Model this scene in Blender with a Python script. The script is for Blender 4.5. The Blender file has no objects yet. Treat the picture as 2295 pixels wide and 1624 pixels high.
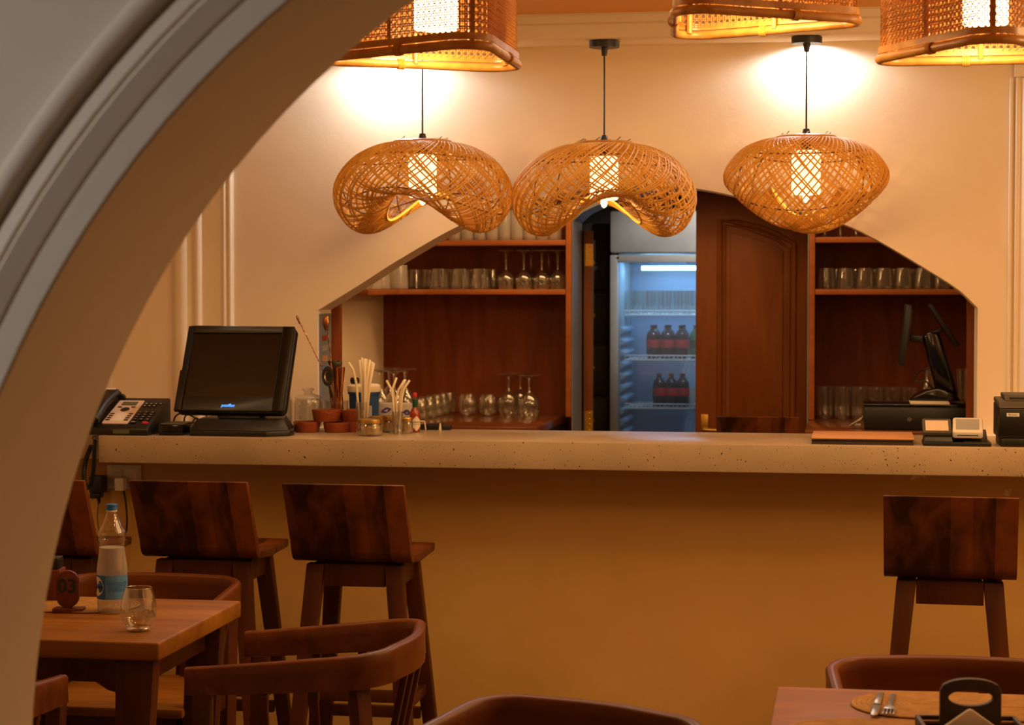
import bpy, bmesh, math, random
from mathutils import Vector, Matrix
random.seed(11)
PI = math.pi
SC = bpy.context.scene
COL = SC.collection

# ------------------------------------------------------------------ camera
FPX, PW, PH = 4500.0, 2295, 1624
YAW, PITCH, EYE = math.radians(9.6), math.atan(172 / 4500.0), 1.577
cam_data = bpy.data.cameras.new('camera')
cam_data.sensor_fit = 'HORIZONTAL'
cam_data.sensor_width = 36.0
cam_data.lens = FPX / PW * 36.0
cam_data.clip_start = 0.05
cam_data.dof.use_dof = True
cam_data.dof.focus_distance = 5.35
cam_data.dof.aperture_fstop = 6.0
cam = bpy.data.objects.new('camera', cam_data)
COL.objects.link(cam)
cam.location = (0, 0, EYE)
cam.rotation_euler = (PI / 2 - PITCH, 0, YAW)
SC.camera = cam

# ------------------------------------------------------------------ exposure and world
SC.view_settings.view_transform = 'Standard'
SC.view_settings.look = 'None'
SC.view_settings.gamma = 1.0
SC.view_settings.use_curve_mapping = False
SC.view_settings.exposure = 0.0
SC.cycles.use_denoising = True
SC.cycles.max_bounces = 10
SC.cycles.transparent_max_bounces = 24
SC.cycles.sample_clamp_indirect = 4.0
world = bpy.data.worlds.new('world')
SC.world = world
world.use_nodes = True
world.node_tree.nodes['Background'].inputs[0].default_value = (0.55, 0.42, 0.30, 1)
world.node_tree.nodes['Background'].inputs[1].default_value = 0.02

# ------------------------------------------------------------------ lights
WARM = (1.0, 0.61, 0.24)
WARM2 = (1.0, 0.64, 0.29)
COOL = (0.80, 0.92, 1.0)
def light(name, kind, loc, power, color, size=0.1, rot=None, aim=None, spot=None, blend=0.6, size_y=None):
    d = bpy.data.lights.new(name, kind)
    d.energy = power
    d.color = color
    if kind == 'AREA':
        d.size = size
        if size_y:
            d.shape = 'RECTANGLE'; d.size_y = size_y
    else:
        d.shadow_soft_size = size
    if kind == 'SPOT':
        d.spot_size = spot; d.spot_blend = blend
    o = bpy.data.objects.new(name, d)
    COL.objects.link(o)
    o.location = loc
    if aim is not None:
        o.rotation_euler = (Vector(aim) - Vector(loc)).to_track_quat('-Z', 'Y').to_euler()
    elif rot:
        o.rotation_euler = rot
    return o
# added warm fill lights for the dining hall, unseen, no lamps modelled
light('hall_fill_light', 'POINT', (1.45, 4.6, 2.15), 25, WARM, 0.14)
light('hall_fill_light', 'POINT', (-2.6, 4.9, 2.2), 11, WARM, 0.14)
light('hall_fill_light', 'POINT', (1.7, 2.95, 2.25), 8, WARM, 0.14)
light('hall_fill_light', 'POINT', (0.95, 5.2, 2.2), 10, WARM, 0.14)
light('hall_fill_light', 'POINT', (1.9, 5.7, 2.15), 12, WARM, 0.14)
light('hall_overhead_fill', 'AREA', (-0.4, 5.35, 2.46), 29, WARM2, 2.8, rot=(0, 0, 0), size_y=1.0)  # unseen fill panel under the ceiling, added without a fixture
# cool daylight from the windows behind the camera, to its left
light('window_daylight', 'AREA', (-3.4, 1.35, 1.9), 47, COOL, 0.7, aim=(-0.8, 2.38, 1.8), size_y=1.6)
# two cool white downlights close to the bar wall
DOWN = ((-1.615, 6.975), (-0.139, 6.998))
for x, y in DOWN:
    light('downlight_beam', 'SPOT', (x, y, 2.392), 18, (0.82, 0.90, 1.0), 0.018, rot=(0, 0, 0), spot=math.radians(176), blend=0.35)
# added warm fill that brightens the cabinets behind the bar, no lamp there
light('bar_inside_fill', 'AREA', (-0.7, 7.40, 2.36), 11, WARM2, 1.6, rot=(math.radians(-12), 0, 0), size_y=0.25)
light('fridge_light', 'AREA', (-0.80, 9.20, 1.69), 2.3, (0.28, 0.60, 1.0), 0.42, rot=(0, 0, 0), size_y=0.10)
light('fridge_front_fill', 'SPOT', (-0.40, 8.25, 2.25), 45, (1.0, 0.95, 0.88), 0.05, aim=(-0.72, 9.0, 1.72), spot=math.radians(52), blend=0.8)  # added spot that brightens the fridge header and front, not a real lamp

# ------------------------------------------------------------------ pixel to world helpers (pixels of the 2295 x 1624 photograph)
_fw = Vector((-math.sin(YAW) * math.cos(PITCH), math.cos(YAW) * math.cos(PITCH), -math.sin(PITCH)))
_rt = Vector((math.cos(YAW), math.sin(YAW), 0))
_up = _rt.cross(_fw)
def ray(px, py):
    return _fw + _rt * ((px - PW / 2) / FPX) + _up * ((PH / 2 - py) / FPX)
def onY(px, py, Y):
    r = ray(px, py); return Vector((0, 0, EYE)) + r * (Y / r.y)
def onZ(px, py, Z):
    r = ray(px, py); return Vector((0, 0, EYE)) + r * ((Z - EYE) / r.z)
def X(px, Y, py=800):
    return onY(px, py, Y).x
def Z(py, Y, px=1147):
    return onY(px, py, Y).z

# ------------------------------------------------------------------ materials
def lin(c):
    return tuple((v / 255 / 12.92) if v / 255 <= 0.04045 else ((v / 255 + 0.055) / 1.055) ** 2.4 for v in c) + (1.0,)
MATS = {}
def _new(name):
    m = bpy.data.materials.new(name)
    m.use_nodes = True
    nt = m.node_tree
    b = nt.nodes['Principled BSDF']
    MATS[name] = m
    return m, nt, b
def node(nt, t, **kw):
    n = nt.nodes.new(t)
    for k, v in kw.items():
        setattr(n, k, v)
    return n
def coords(nt, scale=(1, 1, 1), kind='Object'):
    tc = node(nt, 'ShaderNodeTexCoord'); mp = node(nt, 'ShaderNodeMapping')
    mp.inputs['Scale'].default_value = scale
    nt.links.new(tc.outputs[kind], mp.inputs[0])
    return mp.outputs[0]
def plain(name, c, rough=0.5, metal=0.0, spec=0.5, var=0.0, vscale=8.0, bump=0.0, bscale=60.0, c2=None, coat=0.0):
    m, nt, b = _new(name)
    b.inputs['Roughness'].default_value = rough
    b.inputs['Metallic'].default_value = metal
    b.inputs['Specular IOR Level'].default_value = spec
    b.inputs['Coat Weight'].default_value = coat
    col = lin(c)
    b.inputs['Base Color'].default_value = col
    if var or c2:
        n = node(nt, 'ShaderNodeTexNoise'); n.inputs['Scale'].default_value = vscale; n.inputs['Detail'].default_value = 5
        nt.links.new(coords(nt), n.inputs['Vector'])
        r = node(nt, 'ShaderNodeValToRGB')
        lo = lin(c2) if c2 else tuple(v * (1 - var) for v in col[:3]) + (1,)
        r.color_ramp.elements[0].position = 0.32; r.color_ramp.elements[1].position = 0.68
        r.color_ramp.elements[0].color = lo; r.color_ramp.elements[1].color = col
        nt.links.new(n.outputs['Fac'], r.inputs[0]); nt.links.new(r.outputs[0], b.inputs['Base Color'])
    if bump:
        n2 = node(nt, 'ShaderNodeTexNoise'); n2.inputs['Scale'].default_value = bscale; n2.inputs['Detail'].default_value = 4
        nt.links.new(coords(nt), n2.inputs['Vector'])
        bp = node(nt, 'ShaderNodeBump'); bp.inputs['Strength'].default_value = bump; bp.inputs['Distance'].default_value = 0.004
        nt.links.new(n2.outputs['Fac'], bp.inputs['Height']); nt.links.new(bp.outputs[0], b.inputs['Normal'])
    return m
def wood(name, c1, c2, rough=0.4, grain='z', stave=0.0, c3=None, scale=1.0, coat=0.0):
    """wood with grain stretched along one axis; stave > 0: glued strips of that width, each of its own tone"""
    m, nt, b = _new(name)
    b.inputs['Roughness'].default_value = rough
    b.inputs['Coat Weight'].default_value = coat
    b.inputs['Coat Roughness'].default_value = 0.25
    b.inputs['Specular IOR Level'].default_value = 0.22
    s = {'x': (2.2, 30, 30), 'y': (30, 2.2, 30), 'z': (30, 30, 2.2)}[grain]
    v = coords(nt, tuple(q * scale for q in s))
    n = node(nt, 'ShaderNodeTexNoise'); n.inputs['Scale'].default_value = 1.0; n.inputs['Detail'].default_value = 6; n.inputs['Distortion'].default_value = 0.8
    nt.links.new(v, n.inputs['Vector'])
    s2 = {'x': (1.5, 7, 7), 'y': (7, 1.5, 7), 'z': (7, 7, 1.5)}[grain]
    n2 = node(nt, 'ShaderNodeTexNoise'); n2.inputs['Scale'].default_value = 1.0; n2.inputs['Detail'].default_value = 2; n2.inputs['Distortion'].default_value = 1.6
    nt.links.new(coords(nt, tuple(q * scale for q in s2)), n2.inputs['Vector'])
    mixf = node(nt, 'ShaderNodeMath', operation='MULTIPLY_ADD')
    nt.links.new(n2.outputs['Fac'], mixf.inputs[0]); mixf.inputs[1].default_value = 0.9
    half = node(nt, 'ShaderNodeMath', operation='MULTIPLY'); half.inputs[1].default_value = 0.35
    nt.links.new(n.outputs['Fac'], half.inputs[0]); nt.links.new(half.outputs[0], mixf.inputs[2])
    r = node(nt, 'ShaderNodeValToRGB')
    r.color_ramp.elements[0].position = 0.42; r.color_ramp.elements[1].position = 0.86
    r.color_ramp.elements[0].color = lin(c1); r.color_ramp.elements[1].color = lin(c2)
    fac = mixf.outputs[0]
    if stave:
        tc = node(nt, 'ShaderNodeTexCoord'); sp = node(nt, 'ShaderNodeSeparateXYZ')
        nt.links.new(tc.outputs['Object'], sp.inputs[0])
        q = node(nt, 'ShaderNodeMath', operation='DIVIDE'); q.inputs[1].default_value = stave
        nt.links.new(sp.outputs[0 if grain != 'x' else 1], q.inputs[0])
        fl = node(nt, 'ShaderNodeMath', operation='FLOOR'); nt.links.new(q.outputs[0], fl.inputs[0])
        wn = node(nt, 'ShaderNodeTexWhiteNoise', noise_dimensions='1D')
        nt.links.new(fl.outputs[0], wn.inputs['W'])
        ad = node(nt, 'ShaderNodeMath', operation='MULTIPLY_ADD'); ad.inputs[1].default_value = 0.30
        nt.links.new(wn.outputs['Value'], ad.inputs[0]); nt.links.new(fac, ad.inputs[2])
        sb = node(nt, 'ShaderNodeMath', operation='SUBTRACT'); sb.inputs[1].default_value = 0.15
        nt.links.new(ad.outputs[0], sb.inputs[0]); fac = sb.outputs[0]
    nt.links.new(fac, r.inputs[0]); nt.links.new(r.outputs[0], b.inputs['Base Color'])
    return m
def plaster(name, c, c2, rough=0.85, flakes=None):
    m, nt, b = _new(name)
    b.inputs['Roughness'].default_value = rough
    b.inputs['Specular IOR Level'].default_value = 0.25
    n = node(nt, 'ShaderNodeTexNoise'); n.inputs['Scale'].default_value = 1.3; n.inputs['Detail'].default_value = 6; n.inputs['Roughness'].default_value = 0.6
    nt.links.new(coords(nt), n.inputs['Vector'])
    r = node(nt, 'ShaderNodeValToRGB')
    r.color_ramp.elements[0].position = 0.3; r.color_ramp.elements[1].position = 0.7
    r.color_ramp.elements[0].color = lin(c2); r.color_ramp.elements[1].color = lin(c)
    nt.links.new(n.outputs['Fac'], r.inputs[0])
    out = r.outputs[0]
    if flakes:      # small pale chips in the paint
        k = node(nt, 'ShaderNodeTexNoise'); k.inputs['Scale'].default_value = 17; k.inputs['Detail'].default_value = 3
        nt.links.new(coords(nt), k.inputs['Vector'])
        big = node(nt, 'ShaderNodeTexNoise'); big.inputs['Scale'].default_value = 1.9
        nt.links.new(coords(nt), big.inputs['Vector'])
        mu = node(nt, 'ShaderNodeMath', operation='MULTIPLY'); nt.links.new(k.outputs['Fac'], mu.inputs[0]); nt.links.new(big.outputs['Fac'], mu.inputs[1])
        rr = node(nt, 'ShaderNodeValToRGB'); rr.color_ramp.elements[0].position = 0.478; rr.color_ramp.elements[1].position = 0.50
        nt.links.new(mu.outputs[0], rr.inputs[0])
        mx = node(nt, 'ShaderNodeMix', data_type='RGBA')
        nt.links.new(rr.outputs[0], mx.inputs['Factor']); nt.links.new(out, mx.inputs[6]); mx.inputs[7].default_value = lin(flakes)
        out = mx.outputs[2]
    nt.links.new(out, b.inputs['Base Color'])
    n2 = node(nt, 'ShaderNodeTexNoise'); n2.inputs['Scale'].default_value = 120; n2.inputs['Detail'].default_value = 4
    nt.links.new(coords(nt), n2.inputs['Vector'])
    bp = node(nt, 'ShaderNodeBump'); bp.inputs['Strength'].default_value = 0.12; bp.inputs['Distance'].default_value = 0.002
    nt.links.new(n2.outputs['Fac'], bp.inputs['Height']); nt.links.new(bp.outputs[0], b.inputs['Normal'])
    return m
def terrazzo(name, base, chip):
    m, nt, b = _new(name)
    b.inputs['Roughness'].default_value = 0.30
    n = node(nt, 'ShaderNodeTexNoise'); n.inputs['Scale'].default_value = 3; n.inputs['Detail'].default_value = 6
    nt.links.new(coords(nt), n.inputs['Vector'])
    r = node(nt, 'ShaderNodeValToRGB'); r.color_ramp.elements[0].position = 0.35; r.color_ramp.elements[1].position = 0.7
    r.color_ramp.elements[0].color = tuple(v * 0.80 for v in lin(base)[:3]) + (1,); r.color_ramp.elements[1].color = lin(base)
    nt.links.new(n.outputs['Fac'], r.inputs[0])
    out = r.outputs[0]
    for sc, th, dark in ((62, 0.13, 1.0), (105, 0.13, 0.9), (210, 0.16, 0.5)):
        v = node(nt, 'ShaderNodeTexVoronoi'); v.inputs['Scale'].default_value = sc
        nz = node(nt, 'ShaderNodeTexNoise'); nz.inputs['Scale'].default_value = 90
        nt.links.new(coords(nt), nz.inputs['Vector'])
        ad = node(nt, 'ShaderNodeVectorMath', operation='MULTIPLY_ADD'); ad.inputs[1].default_value = (0.012,) * 3
        nt.links.new(nz.outputs['Color'], ad.inputs[0]); nt.links.new(coords(nt), ad.inputs[2])
        nt.links.new(ad.outputs[0], v.inputs['Vector'])
        lt = node(nt, 'ShaderNodeMath', operation='LESS_THAN'); lt.inputs[1].default_value = th
        nt.links.new(v.outputs['Distance'], lt.inputs[0])
        sp = node(nt, 'ShaderNodeSeparateColor'); nt.links.new(v.outputs['Color'], sp.inputs[0])
        gt = node(nt, 'ShaderNodeMath', operation='GREATER_THAN'); gt.inputs[1].default_value = 0.52
        nt.links.new(sp.outputs[0], gt.inputs[0])
        mu = node(nt, 'ShaderNodeMath', operation='MULTIPLY'); nt.links.new(lt.outputs[0], mu.inputs[0]); nt.links.new(gt.outputs[0], mu.inputs[1])
        m2 = node(nt, 'ShaderNodeMath', operation='MULTIPLY'); m2.inputs[1].default_value = dark; nt.links.new(mu.outputs[0], m2.inputs[0])
        mx = node(nt, 'ShaderNodeMix', data_type='RGBA')
        nt.links.new(m2.outputs[0], mx.inputs['Factor']); nt.links.new(out, mx.inputs[6]); mx.inputs[7].default_value = lin(chip)
        out = mx.outputs[2]
    nt.links.new(out, b.inputs['Base Color'])
    return m
def glass(name, tint=(0.93, 0.94, 0.92), base=0.05, edge=0.55, rough=0.03, haze=0.0, haze_col=(0.8, 0.75, 0.7)):
    """thin walled glass: clear film with a facing dependent reflection"""
    m, nt, b = _new(name)
    nt.nodes.remove(b)
    tr = node(nt, 'ShaderNodeBsdfTransparent'); tr.inputs[0].default_value = tint + (1,)
    gl = node(nt, 'ShaderNodeBsdfAnisotropic') if False else node(nt, 'ShaderNodeBsdfGlossy'); gl.inputs['Roughness'].default_value = rough
    gl.inputs['Color'].default_value = (1, 1, 1, 1)
    lw = node(nt, 'ShaderNodeLayerWeight'); lw.inputs['Blend'].default_value = 0.28
    mr = node(nt, 'ShaderNodeMapRange'); mr.inputs[3].default_value = base; mr.inputs[4].default_value = edge
    nt.links.new(lw.outputs['Facing'], mr.inputs[0])
    mx = node(nt, 'ShaderNodeMixShader')
    nt.links.new(mr.outputs[0], mx.inputs[0]); nt.links.new(tr.outputs[0], mx.inputs[1]); nt.links.new(gl.outputs[0], mx.inputs[2])
    out = mx.outputs[0]
    if haze:
        df = node(nt, 'ShaderNodeBsdfDiffuse'); df.inputs[0].default_value = haze_col + (1,)
        m2 = node(nt, 'ShaderNodeMixShader'); m2.inputs[0].default_value = haze
        nt.links.new(out, m2.inputs[1]); nt.links.new(df.outputs[0], m2.inputs[2]); out = m2.outputs[0]
    nt.links.new(out, nt.nodes['Material Output'].inputs[0])
    return m
def emitter(name, c, strength):
    m, nt, b = _new(name)
    b.inputs['Base Color'].default_value = c + (1,)
    b.inputs['Emission Color'].default_value = c + (1,)
    b.inputs['Emission Strength'].default_value = strength
    return m

M_WALL = plaster('wall_plaster', (238, 219, 192), (231, 209, 178), flakes=(238, 226, 208))
M_ARCH = plaster('arch_plaster', (206, 194, 176), (196, 183, 164))
M_OCHRE = plaster('bar_front_shade_tone', (210, 170, 104), (198, 155, 86), flakes=(225, 205, 170))  # warm shadow tone of the lower wall put into its base colour
M_CEIL = plaster('ceiling_paint', (240, 182, 104), (234, 172, 94))
M_TRIM = plaster('trim_paint', (240, 224, 198), (234, 216, 188))
M_FLOOR = plain('floor_stone', (120, 92, 64), 0.5, var=0.25, vscale=4)
M_TERR = terrazzo('terrazzo', (190, 166, 134), (44, 30, 20))
M_CAB = wood('cabinet_wood', (108, 52, 20), (140, 72, 28), 0.45, 'z')
M_SHELF = wood('shelf_wood', (150, 84, 40), (176, 104, 54), 0.5, 'x')
M_DOOR = wood('door_wood', (98, 50, 17), (124, 67, 24), 0.42, 'z')
M_STOOL = wood('stool_wood', (46, 22, 10), (112, 58, 20), 0.38, 'z', stave=0.062)
M_LEG = wood('leg_wood', (60, 29, 10), (92, 47, 17), 0.42, 'z')
M_RAIL = wood('rail_wood', (80, 41, 13), (114, 60, 21), 0.36, 'x')
M_TOP = wood('table_wood', (126, 77, 16), (160, 104, 26), 0.50, 'x', stave=0.16)
M_SIGNW = wood('sign_wood', (96, 46, 26), (120, 62, 34), 0.5, 'z')
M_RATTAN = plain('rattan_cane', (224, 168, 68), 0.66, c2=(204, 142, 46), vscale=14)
M_RATDK = plain('dark_rattan_hoop', (120, 76, 30), 0.6)  # darker rattan of the inner hoops
M_WEB = plain('cane_web', (196, 134, 52), 0.6, c2=(178, 114, 38), vscale=14)
M_POLE = plain('rattan_pole', (214, 158, 78), 0.38, c2=(178, 116, 46), vscale=22)
M_BLACK = plain('black_plastic', (26, 24, 20), 0.42, var=0.2, vscale=30, bump=0.15, bscale=260)
M_BLACKG = plain('black_gloss', (16, 15, 14), 0.12)
M_GREYP = plain('dark_grey_plastic', (74, 68, 56), 0.5, bump=0.1, bscale=240)
M_SCREEN = plain('dark_screen', (24, 18, 14), 0.18)
M_LCD = plain('lcd_glass', (92, 96, 58), 0.3)
M_WHITEP = plain('white_plastic', (226, 218, 206), 0.4)
M_PANELW = plain('phone_panel', (222, 196, 172), 0.45)
M_RED = plain('red_rubber', (190, 36, 36), 0.5)
M_TERRA = plain('terracotta', (150, 70, 26), 0.65, c2=(126, 54, 18), vscale=20, bump=0.2, bscale=120)
M_STEEL = plain('brushed_steel', (150, 140, 122), 0.32, metal=0.9, var=0.2, vscale=30)
M_COPPER = plain('copper', (208, 136, 78), 0.2, metal=1.0)
M_SPOON = plain('tarnished_copper', (158, 108, 62), 0.3, metal=0.9)
M_BRASS = plain('brass', (206, 160, 70), 0.3, metal=0.9, var=0.2, vscale=20)
M_GOLD = plain('gold_lid', (198, 160, 84), 0.3, metal=0.9)
M_STRAW = plain('paper_straw', (238, 222, 190), 0.7)
M_SPICE = plain('pale_spice', (206, 172, 112), 0.85, var=0.25, vscale=90, bump=0.4, bscale=300)
M_SAUCE = plain('red_sauce', (150, 54, 12), 0.2, coat=0.6)
M_GREENF = plain('green_foil', (20, 74, 40), 0.35)
M_CARTON = plain('pale_carton', (186, 176, 170), 0.6)
M_PAPER = plain('paper', (232, 218, 198), 0.75)
M_KRAFT = plain('kraft_paper', (206, 150, 104), 0.7, c2=(192, 134, 88), vscale=6)
M_MENU = plain('dark_card', (58, 42, 34), 0.6)
M_BLUE = plain('blue_tub', (22, 74, 128), 0.45, var=0.2, vscale=12)
M_CAPB = plain('blue_cap', (20, 92, 176), 0.4)
M_LABELB = plain('blue_label', (26, 102, 190), 0.4)
M_LABELP = plain('pale_blue_label', (84, 140, 200), 0.4)
M_INK = plain('dark_ink', (20, 24, 22), 0.6)
M_GREENINK = plain('green_ink', (22, 44, 28), 0.6)
M_PURPLE = plain('purple_ink', (74, 60, 132), 0.6)
M_GREY = plain('fridge_grey', (176, 174, 170), 0.45, c2=(150, 148, 146), vscale=5)
M_FRIN = plain('fridge_liner', (160, 176, 192), 0.5)
M_WIRE = plain('coated_wire', (226, 226, 220), 0.4)
M_COLA = plain('cola', (28, 14, 10), 0.15, coat=0.5)
M_COLALAB = plain('red_label', (196, 42, 38), 0.45)
M_GREENB = plain('green_drink', (60, 120, 80), 0.2)
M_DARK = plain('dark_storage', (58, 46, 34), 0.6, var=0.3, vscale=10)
M_SLATE = plain('slate_edge', (58, 58, 56), 0.35)
M_WICKER = plain('placemat_straw', (176, 130, 56), 0.8, c2=(152, 108, 42), vscale=40)
M_FRAMEG = plain('grey_frame_paint', (124, 130, 142), 0.5)
M_NAPKIN = plain('napkin', (236, 226, 212), 0.85)
M_GLASS = glass('clear_glass', (0.90, 0.90, 0.87), 0.09, 0.8, 0.05, haze=0.015, haze_col=(0.9, 0.85, 0.75))
M_GLASSR = glass('glass_rim', (0.9, 0.88, 0.84), 0.35, 0.8, 0.06)
M_FROST = glass('frosted_cup', (0.9, 0.9, 0.88), 0.06, 0.4, 0.1, haze=0.35)
M_PET = glass('clear_bottle', (0.95, 0.95, 0.93), 0.06, 0.5, 0.05)
M_WATER = glass('condensed_bottle', (0.93, 0.93, 0.92), 0.05, 0.3, 0.25, haze=0.38, haze_col=(0.60, 0.53, 0.46))
M_DOORGL = glass('fridge_glass', (0.88, 0.94, 1.0), 0.05, 0.4, 0.05, haze=0.06, haze_col=(0.6, 0.75, 0.95))
M_BULB = emitter('lit_frosted_glass', (1.0, 0.74, 0.40), 1.9)
M_BULB2 = emitter('lit_lamp_tube', (1.0, 0.74, 0.42), 12.0)
M_LEDB = emitter('blue_logo_light', (0.05, 0.30, 1.0), 2.2)
M_LEDF = emitter('fridge_led', (0.35, 0.68, 1.0), 9.0)
M_DOWN = emitter('downlight_lens', (0.9, 0.95, 1.0), 6.0)

# ------------------------------------------------------------------ mesh builder
class MB:
    def __init__(s):
        s.v, s.f = [], []
    def add(s, vs, fs, M=None):
        o = len(s.v)
        s.v += [tuple(M @ Vector(p)) if M is not None else tuple(p) for p in vs]
        s.f += [tuple(i + o for i in f) for f in fs]
        return s
    def box(s, c, d, M=None):
        x, y, z = d[0] / 2, d[1] / 2, d[2] / 2
        vs = [(c[0] + i * x, c[1] + j * y, c[2] + k * z) for k in (-1, 1) for j in (-1, 1) for i in (-1, 1)]
        return s.add(vs, [(0, 2, 3, 1), (4, 5, 7, 6), (0, 1, 5, 4), (1, 3, 7, 5), (3, 2, 6, 7), (2, 0, 4, 6)], M)
    def box2(s, a, b, M=None):
        return s.box([(a[i] + b[i]) / 2 for i in range(3)], [abs(b[i] - a[i]) for i in range(3)], M)
    def hexa(s, bottom, top, M=None):
        vs = list(bottom) + list(top)
        return s.add(vs, [(3, 2, 1, 0), (4, 5, 6, 7), (0, 1, 5, 4), (1, 2, 6, 5), (2, 3, 7, 6), (3, 0, 4, 7)], M)
    def bar(s, a, b, w0, d0, w1=None, d1=None, yaw=0.0):
        """tapered rectangular bar from a to b; w along x, d along y (turned by yaw)"""
        w1 = w0 if w1 is None else w1; d1 = d0 if d1 is None else d1
        cx, sx = math.cos(yaw), math.sin(yaw)
        def ring(p, w, d):
            return [(p[0] + i * w / 2 * cx - j * d / 2 * sx, p[1] + i * w / 2 * sx + j * d / 2 * cx, p[2]) for i, j in ((-1, -1), (1, -1), (1, 1), (-1, 1))]
        lo, hi = (a, b) if a[2] < b[2] else (b, a)
        wl, dl, wh, dh = (w0, d0, w1, d1) if a[2] < b[2] else (w1, d1, w0, d0)
        return s.hexa(ring(lo, wl, dl), ring(hi, wh, dh))
    def lathe(s, prof, n=20, c=(0, 0, 0), M=None):
        vs, fs = [], []
        for r, z in prof:
            for k in range(n):
                a = 2 * PI * k / n
                vs.append((c[0] + r * math.cos(a), c[1] + r * math.sin(a), c[2] + z))
        for i in range(len(prof) - 1):
            for k in range(n):
                k2 = (k + 1) % n
                fs.append((i * n + k, i * n + k2, (i + 1) * n + k2, (i + 1) * n + k))
        return s.add(vs, fs, M)
    def cyl(s, a, b, r, n=12, r2=None):
        return s.tube([a, b], [r, r if r2 is None else r2], n)
    def tube(s, path, r, n=6, closed=False, caps=True, M=None):
        P = [Vector(p) for p in path]
        m = len(P)
        rs = r if isinstance(r, (list, tuple)) else [r] * m
        T = []
        for i in range(m):
            a = P[(i - 1) % m] if (closed or i > 0) else P[i]
            b = P[(i + 1) % m] if (closed or i < m - 1) else P[i]
            t = (b - a); T.append(t.normalized() if t.length > 1e-9 else Vector((0, 0, 1)))
        u = T[0].orthogonal().normalized()
        vs, fs = [], []
        for i in range(m):
            u = (u - T[i] * u.dot(T[i]))
            u = u.normalized() if u.length > 1e-6 else T[i].orthogonal().normalized()
            w = T[i].cross(u)
            for k in range(n):
                a = 2 * PI * k / n
                vs.append(P[i] + u * (rs[i] * math.cos(a)) + w * (rs[i] * math.sin(a)))
        for i in range(m if closed else m - 1):
            j = (i + 1) % m
            for k in range(n):
                k2 = (k + 1) % n
                fs.append((i * n + k, i * n + k2, j * n + k2, j * n + k))
        if caps and not closed:
            fs.append(tuple(range(n - 1, -1, -1))); fs.append(tuple((m - 1) * n + k for k in range(n)))
        return s.add(vs, fs, M)
    def prism(s, poly, a, b, plane='xz', M=None):
        """2D polygon extruded between a and b along the missing axis"""
        def pt(p, h):
            return {'xz': (p[0], h, p[1]), 'xy': (p[0], p[1], h), 'yz': (h, p[0], p[1])}[plane]
        n = len(poly)
        vs = [pt(p, a) for p in poly] + [pt(p, b) for p in poly]
        fs = [tuple(range(n - 1, -1, -1)), tuple(range(n, 2 * n))] + [(i, (i + 1) % n, n + (i + 1) % n, n + i) for i in range(n)]
        return s.add(vs, fs, M)
    def sweep(s, path, sections, closed=False):
        """path of xyz points lying roughly level; sections[i] = list of (out, up) offsets"""
        P = [Vector(p) for p in path]; m = len(P); n = len(sections[0]); vs, fs = [], []
        for i in range(m):
            a = P[(i - 1) % m] if (closed or i > 0) else P[i]
            b = P[(i + 1) % m] if (closed or i < m - 1) else P[i]
            t = b - a; t.z = 0; t.normalize()
            o = Vector((t.y, -t.x, 0))
            for (q, h) in sections[i]:
                vs.append(P[i] + o * q + Vector((0, 0, h)))
        for i in range(m if closed else m - 1):
            j = (i + 1) % m
            for k in range(n):
                k2 = (k + 1) % n
                fs.append((i * n + k, j * n + k, j * n + k2, i * n + k2))
        if not closed:
            fs.append(tuple(range(n))); fs.append(tuple((m - 1) * n + k for k in range(n - 1, -1, -1)))
        return s.add(vs, fs)
    def build(s, name, mat, parent=None, bevel=0.0, seg=2, smooth=40, merge=True):
        me = bpy.data.meshes.new(name)
        bm = bmesh.new()
        vv = [bm.verts.new(p) for p in s.v]
        for f in s.f:
            try:
                bm.faces.new([vv[i] for i in f])
            except ValueError:
                pass
        if merge:
            bmesh.ops.remove_doubles(bm, verts=bm.verts, dist=1e-5)
            bmesh.ops.dissolve_degenerate(bm, edges=bm.edges, dist=1e-6)
            bmesh.ops.recalc_face_normals(bm, faces=bm.faces)
        if bevel:
            es = [e for e in bm.edges if len(e.link_faces) == 2 and e.calc_face_angle(0) > 0.6]
            bmesh.ops.bevel(bm, geom=es, offset=bevel, segments=seg, affect='EDGES', profile=0.5, clamp_overlap=True)
        bm.to_mesh(me); bm.free()
        me.materials.append(mat)
        if smooth:
            for p in me.polygons:
                p.use_smooth = True
            me.set_sharp_from_angle(angle=math.radians(smooth))
        o = bpy.data.objects.new(name, me)
        COL.objects.link(o)
        if parent is not None:
            o.parent = parent
        return o

# ------------------------------------------------------------------ naming helpers
def tag(o, label, cat, group=None, kind=None):
    o['label'] = label; o['category'] = cat
    if group: o['group'] = group
    if kind: o['kind'] = kind
    return o
def thing(name, label, cat, loc=(0, 0, 0), rz=0.0, group=None):
    o = bpy.data.objects.new(name, None)
    o.empty_display_size = 0.05
    COL.objects.link(o)
    o.location = loc; o.rotation_euler = (0, 0, rz)
    return tag(o, label, cat, group)
def struct(o, label=None):
    o['kind'] = 'structure'
    if label: o['label'] = label
    return o
def stuff(o):
    o['kind'] = 'stuff'; return o
def copy_thing(root, loc, rz=None, label=None, group=None):
    r = root.copy(); COL.objects.link(r); r.location = loc
    if rz is not None: r.rotation_euler = (0, 0, rz)
    if label: r['label'] = label
    if group: r['group'] = group
    for ch in list(root.children):
        c = ch.copy(); COL.objects.link(c); c.parent = r
        for g in list(ch.children):
            d = g.copy(); COL.objects.link(d); d.parent = c
    return r
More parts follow.
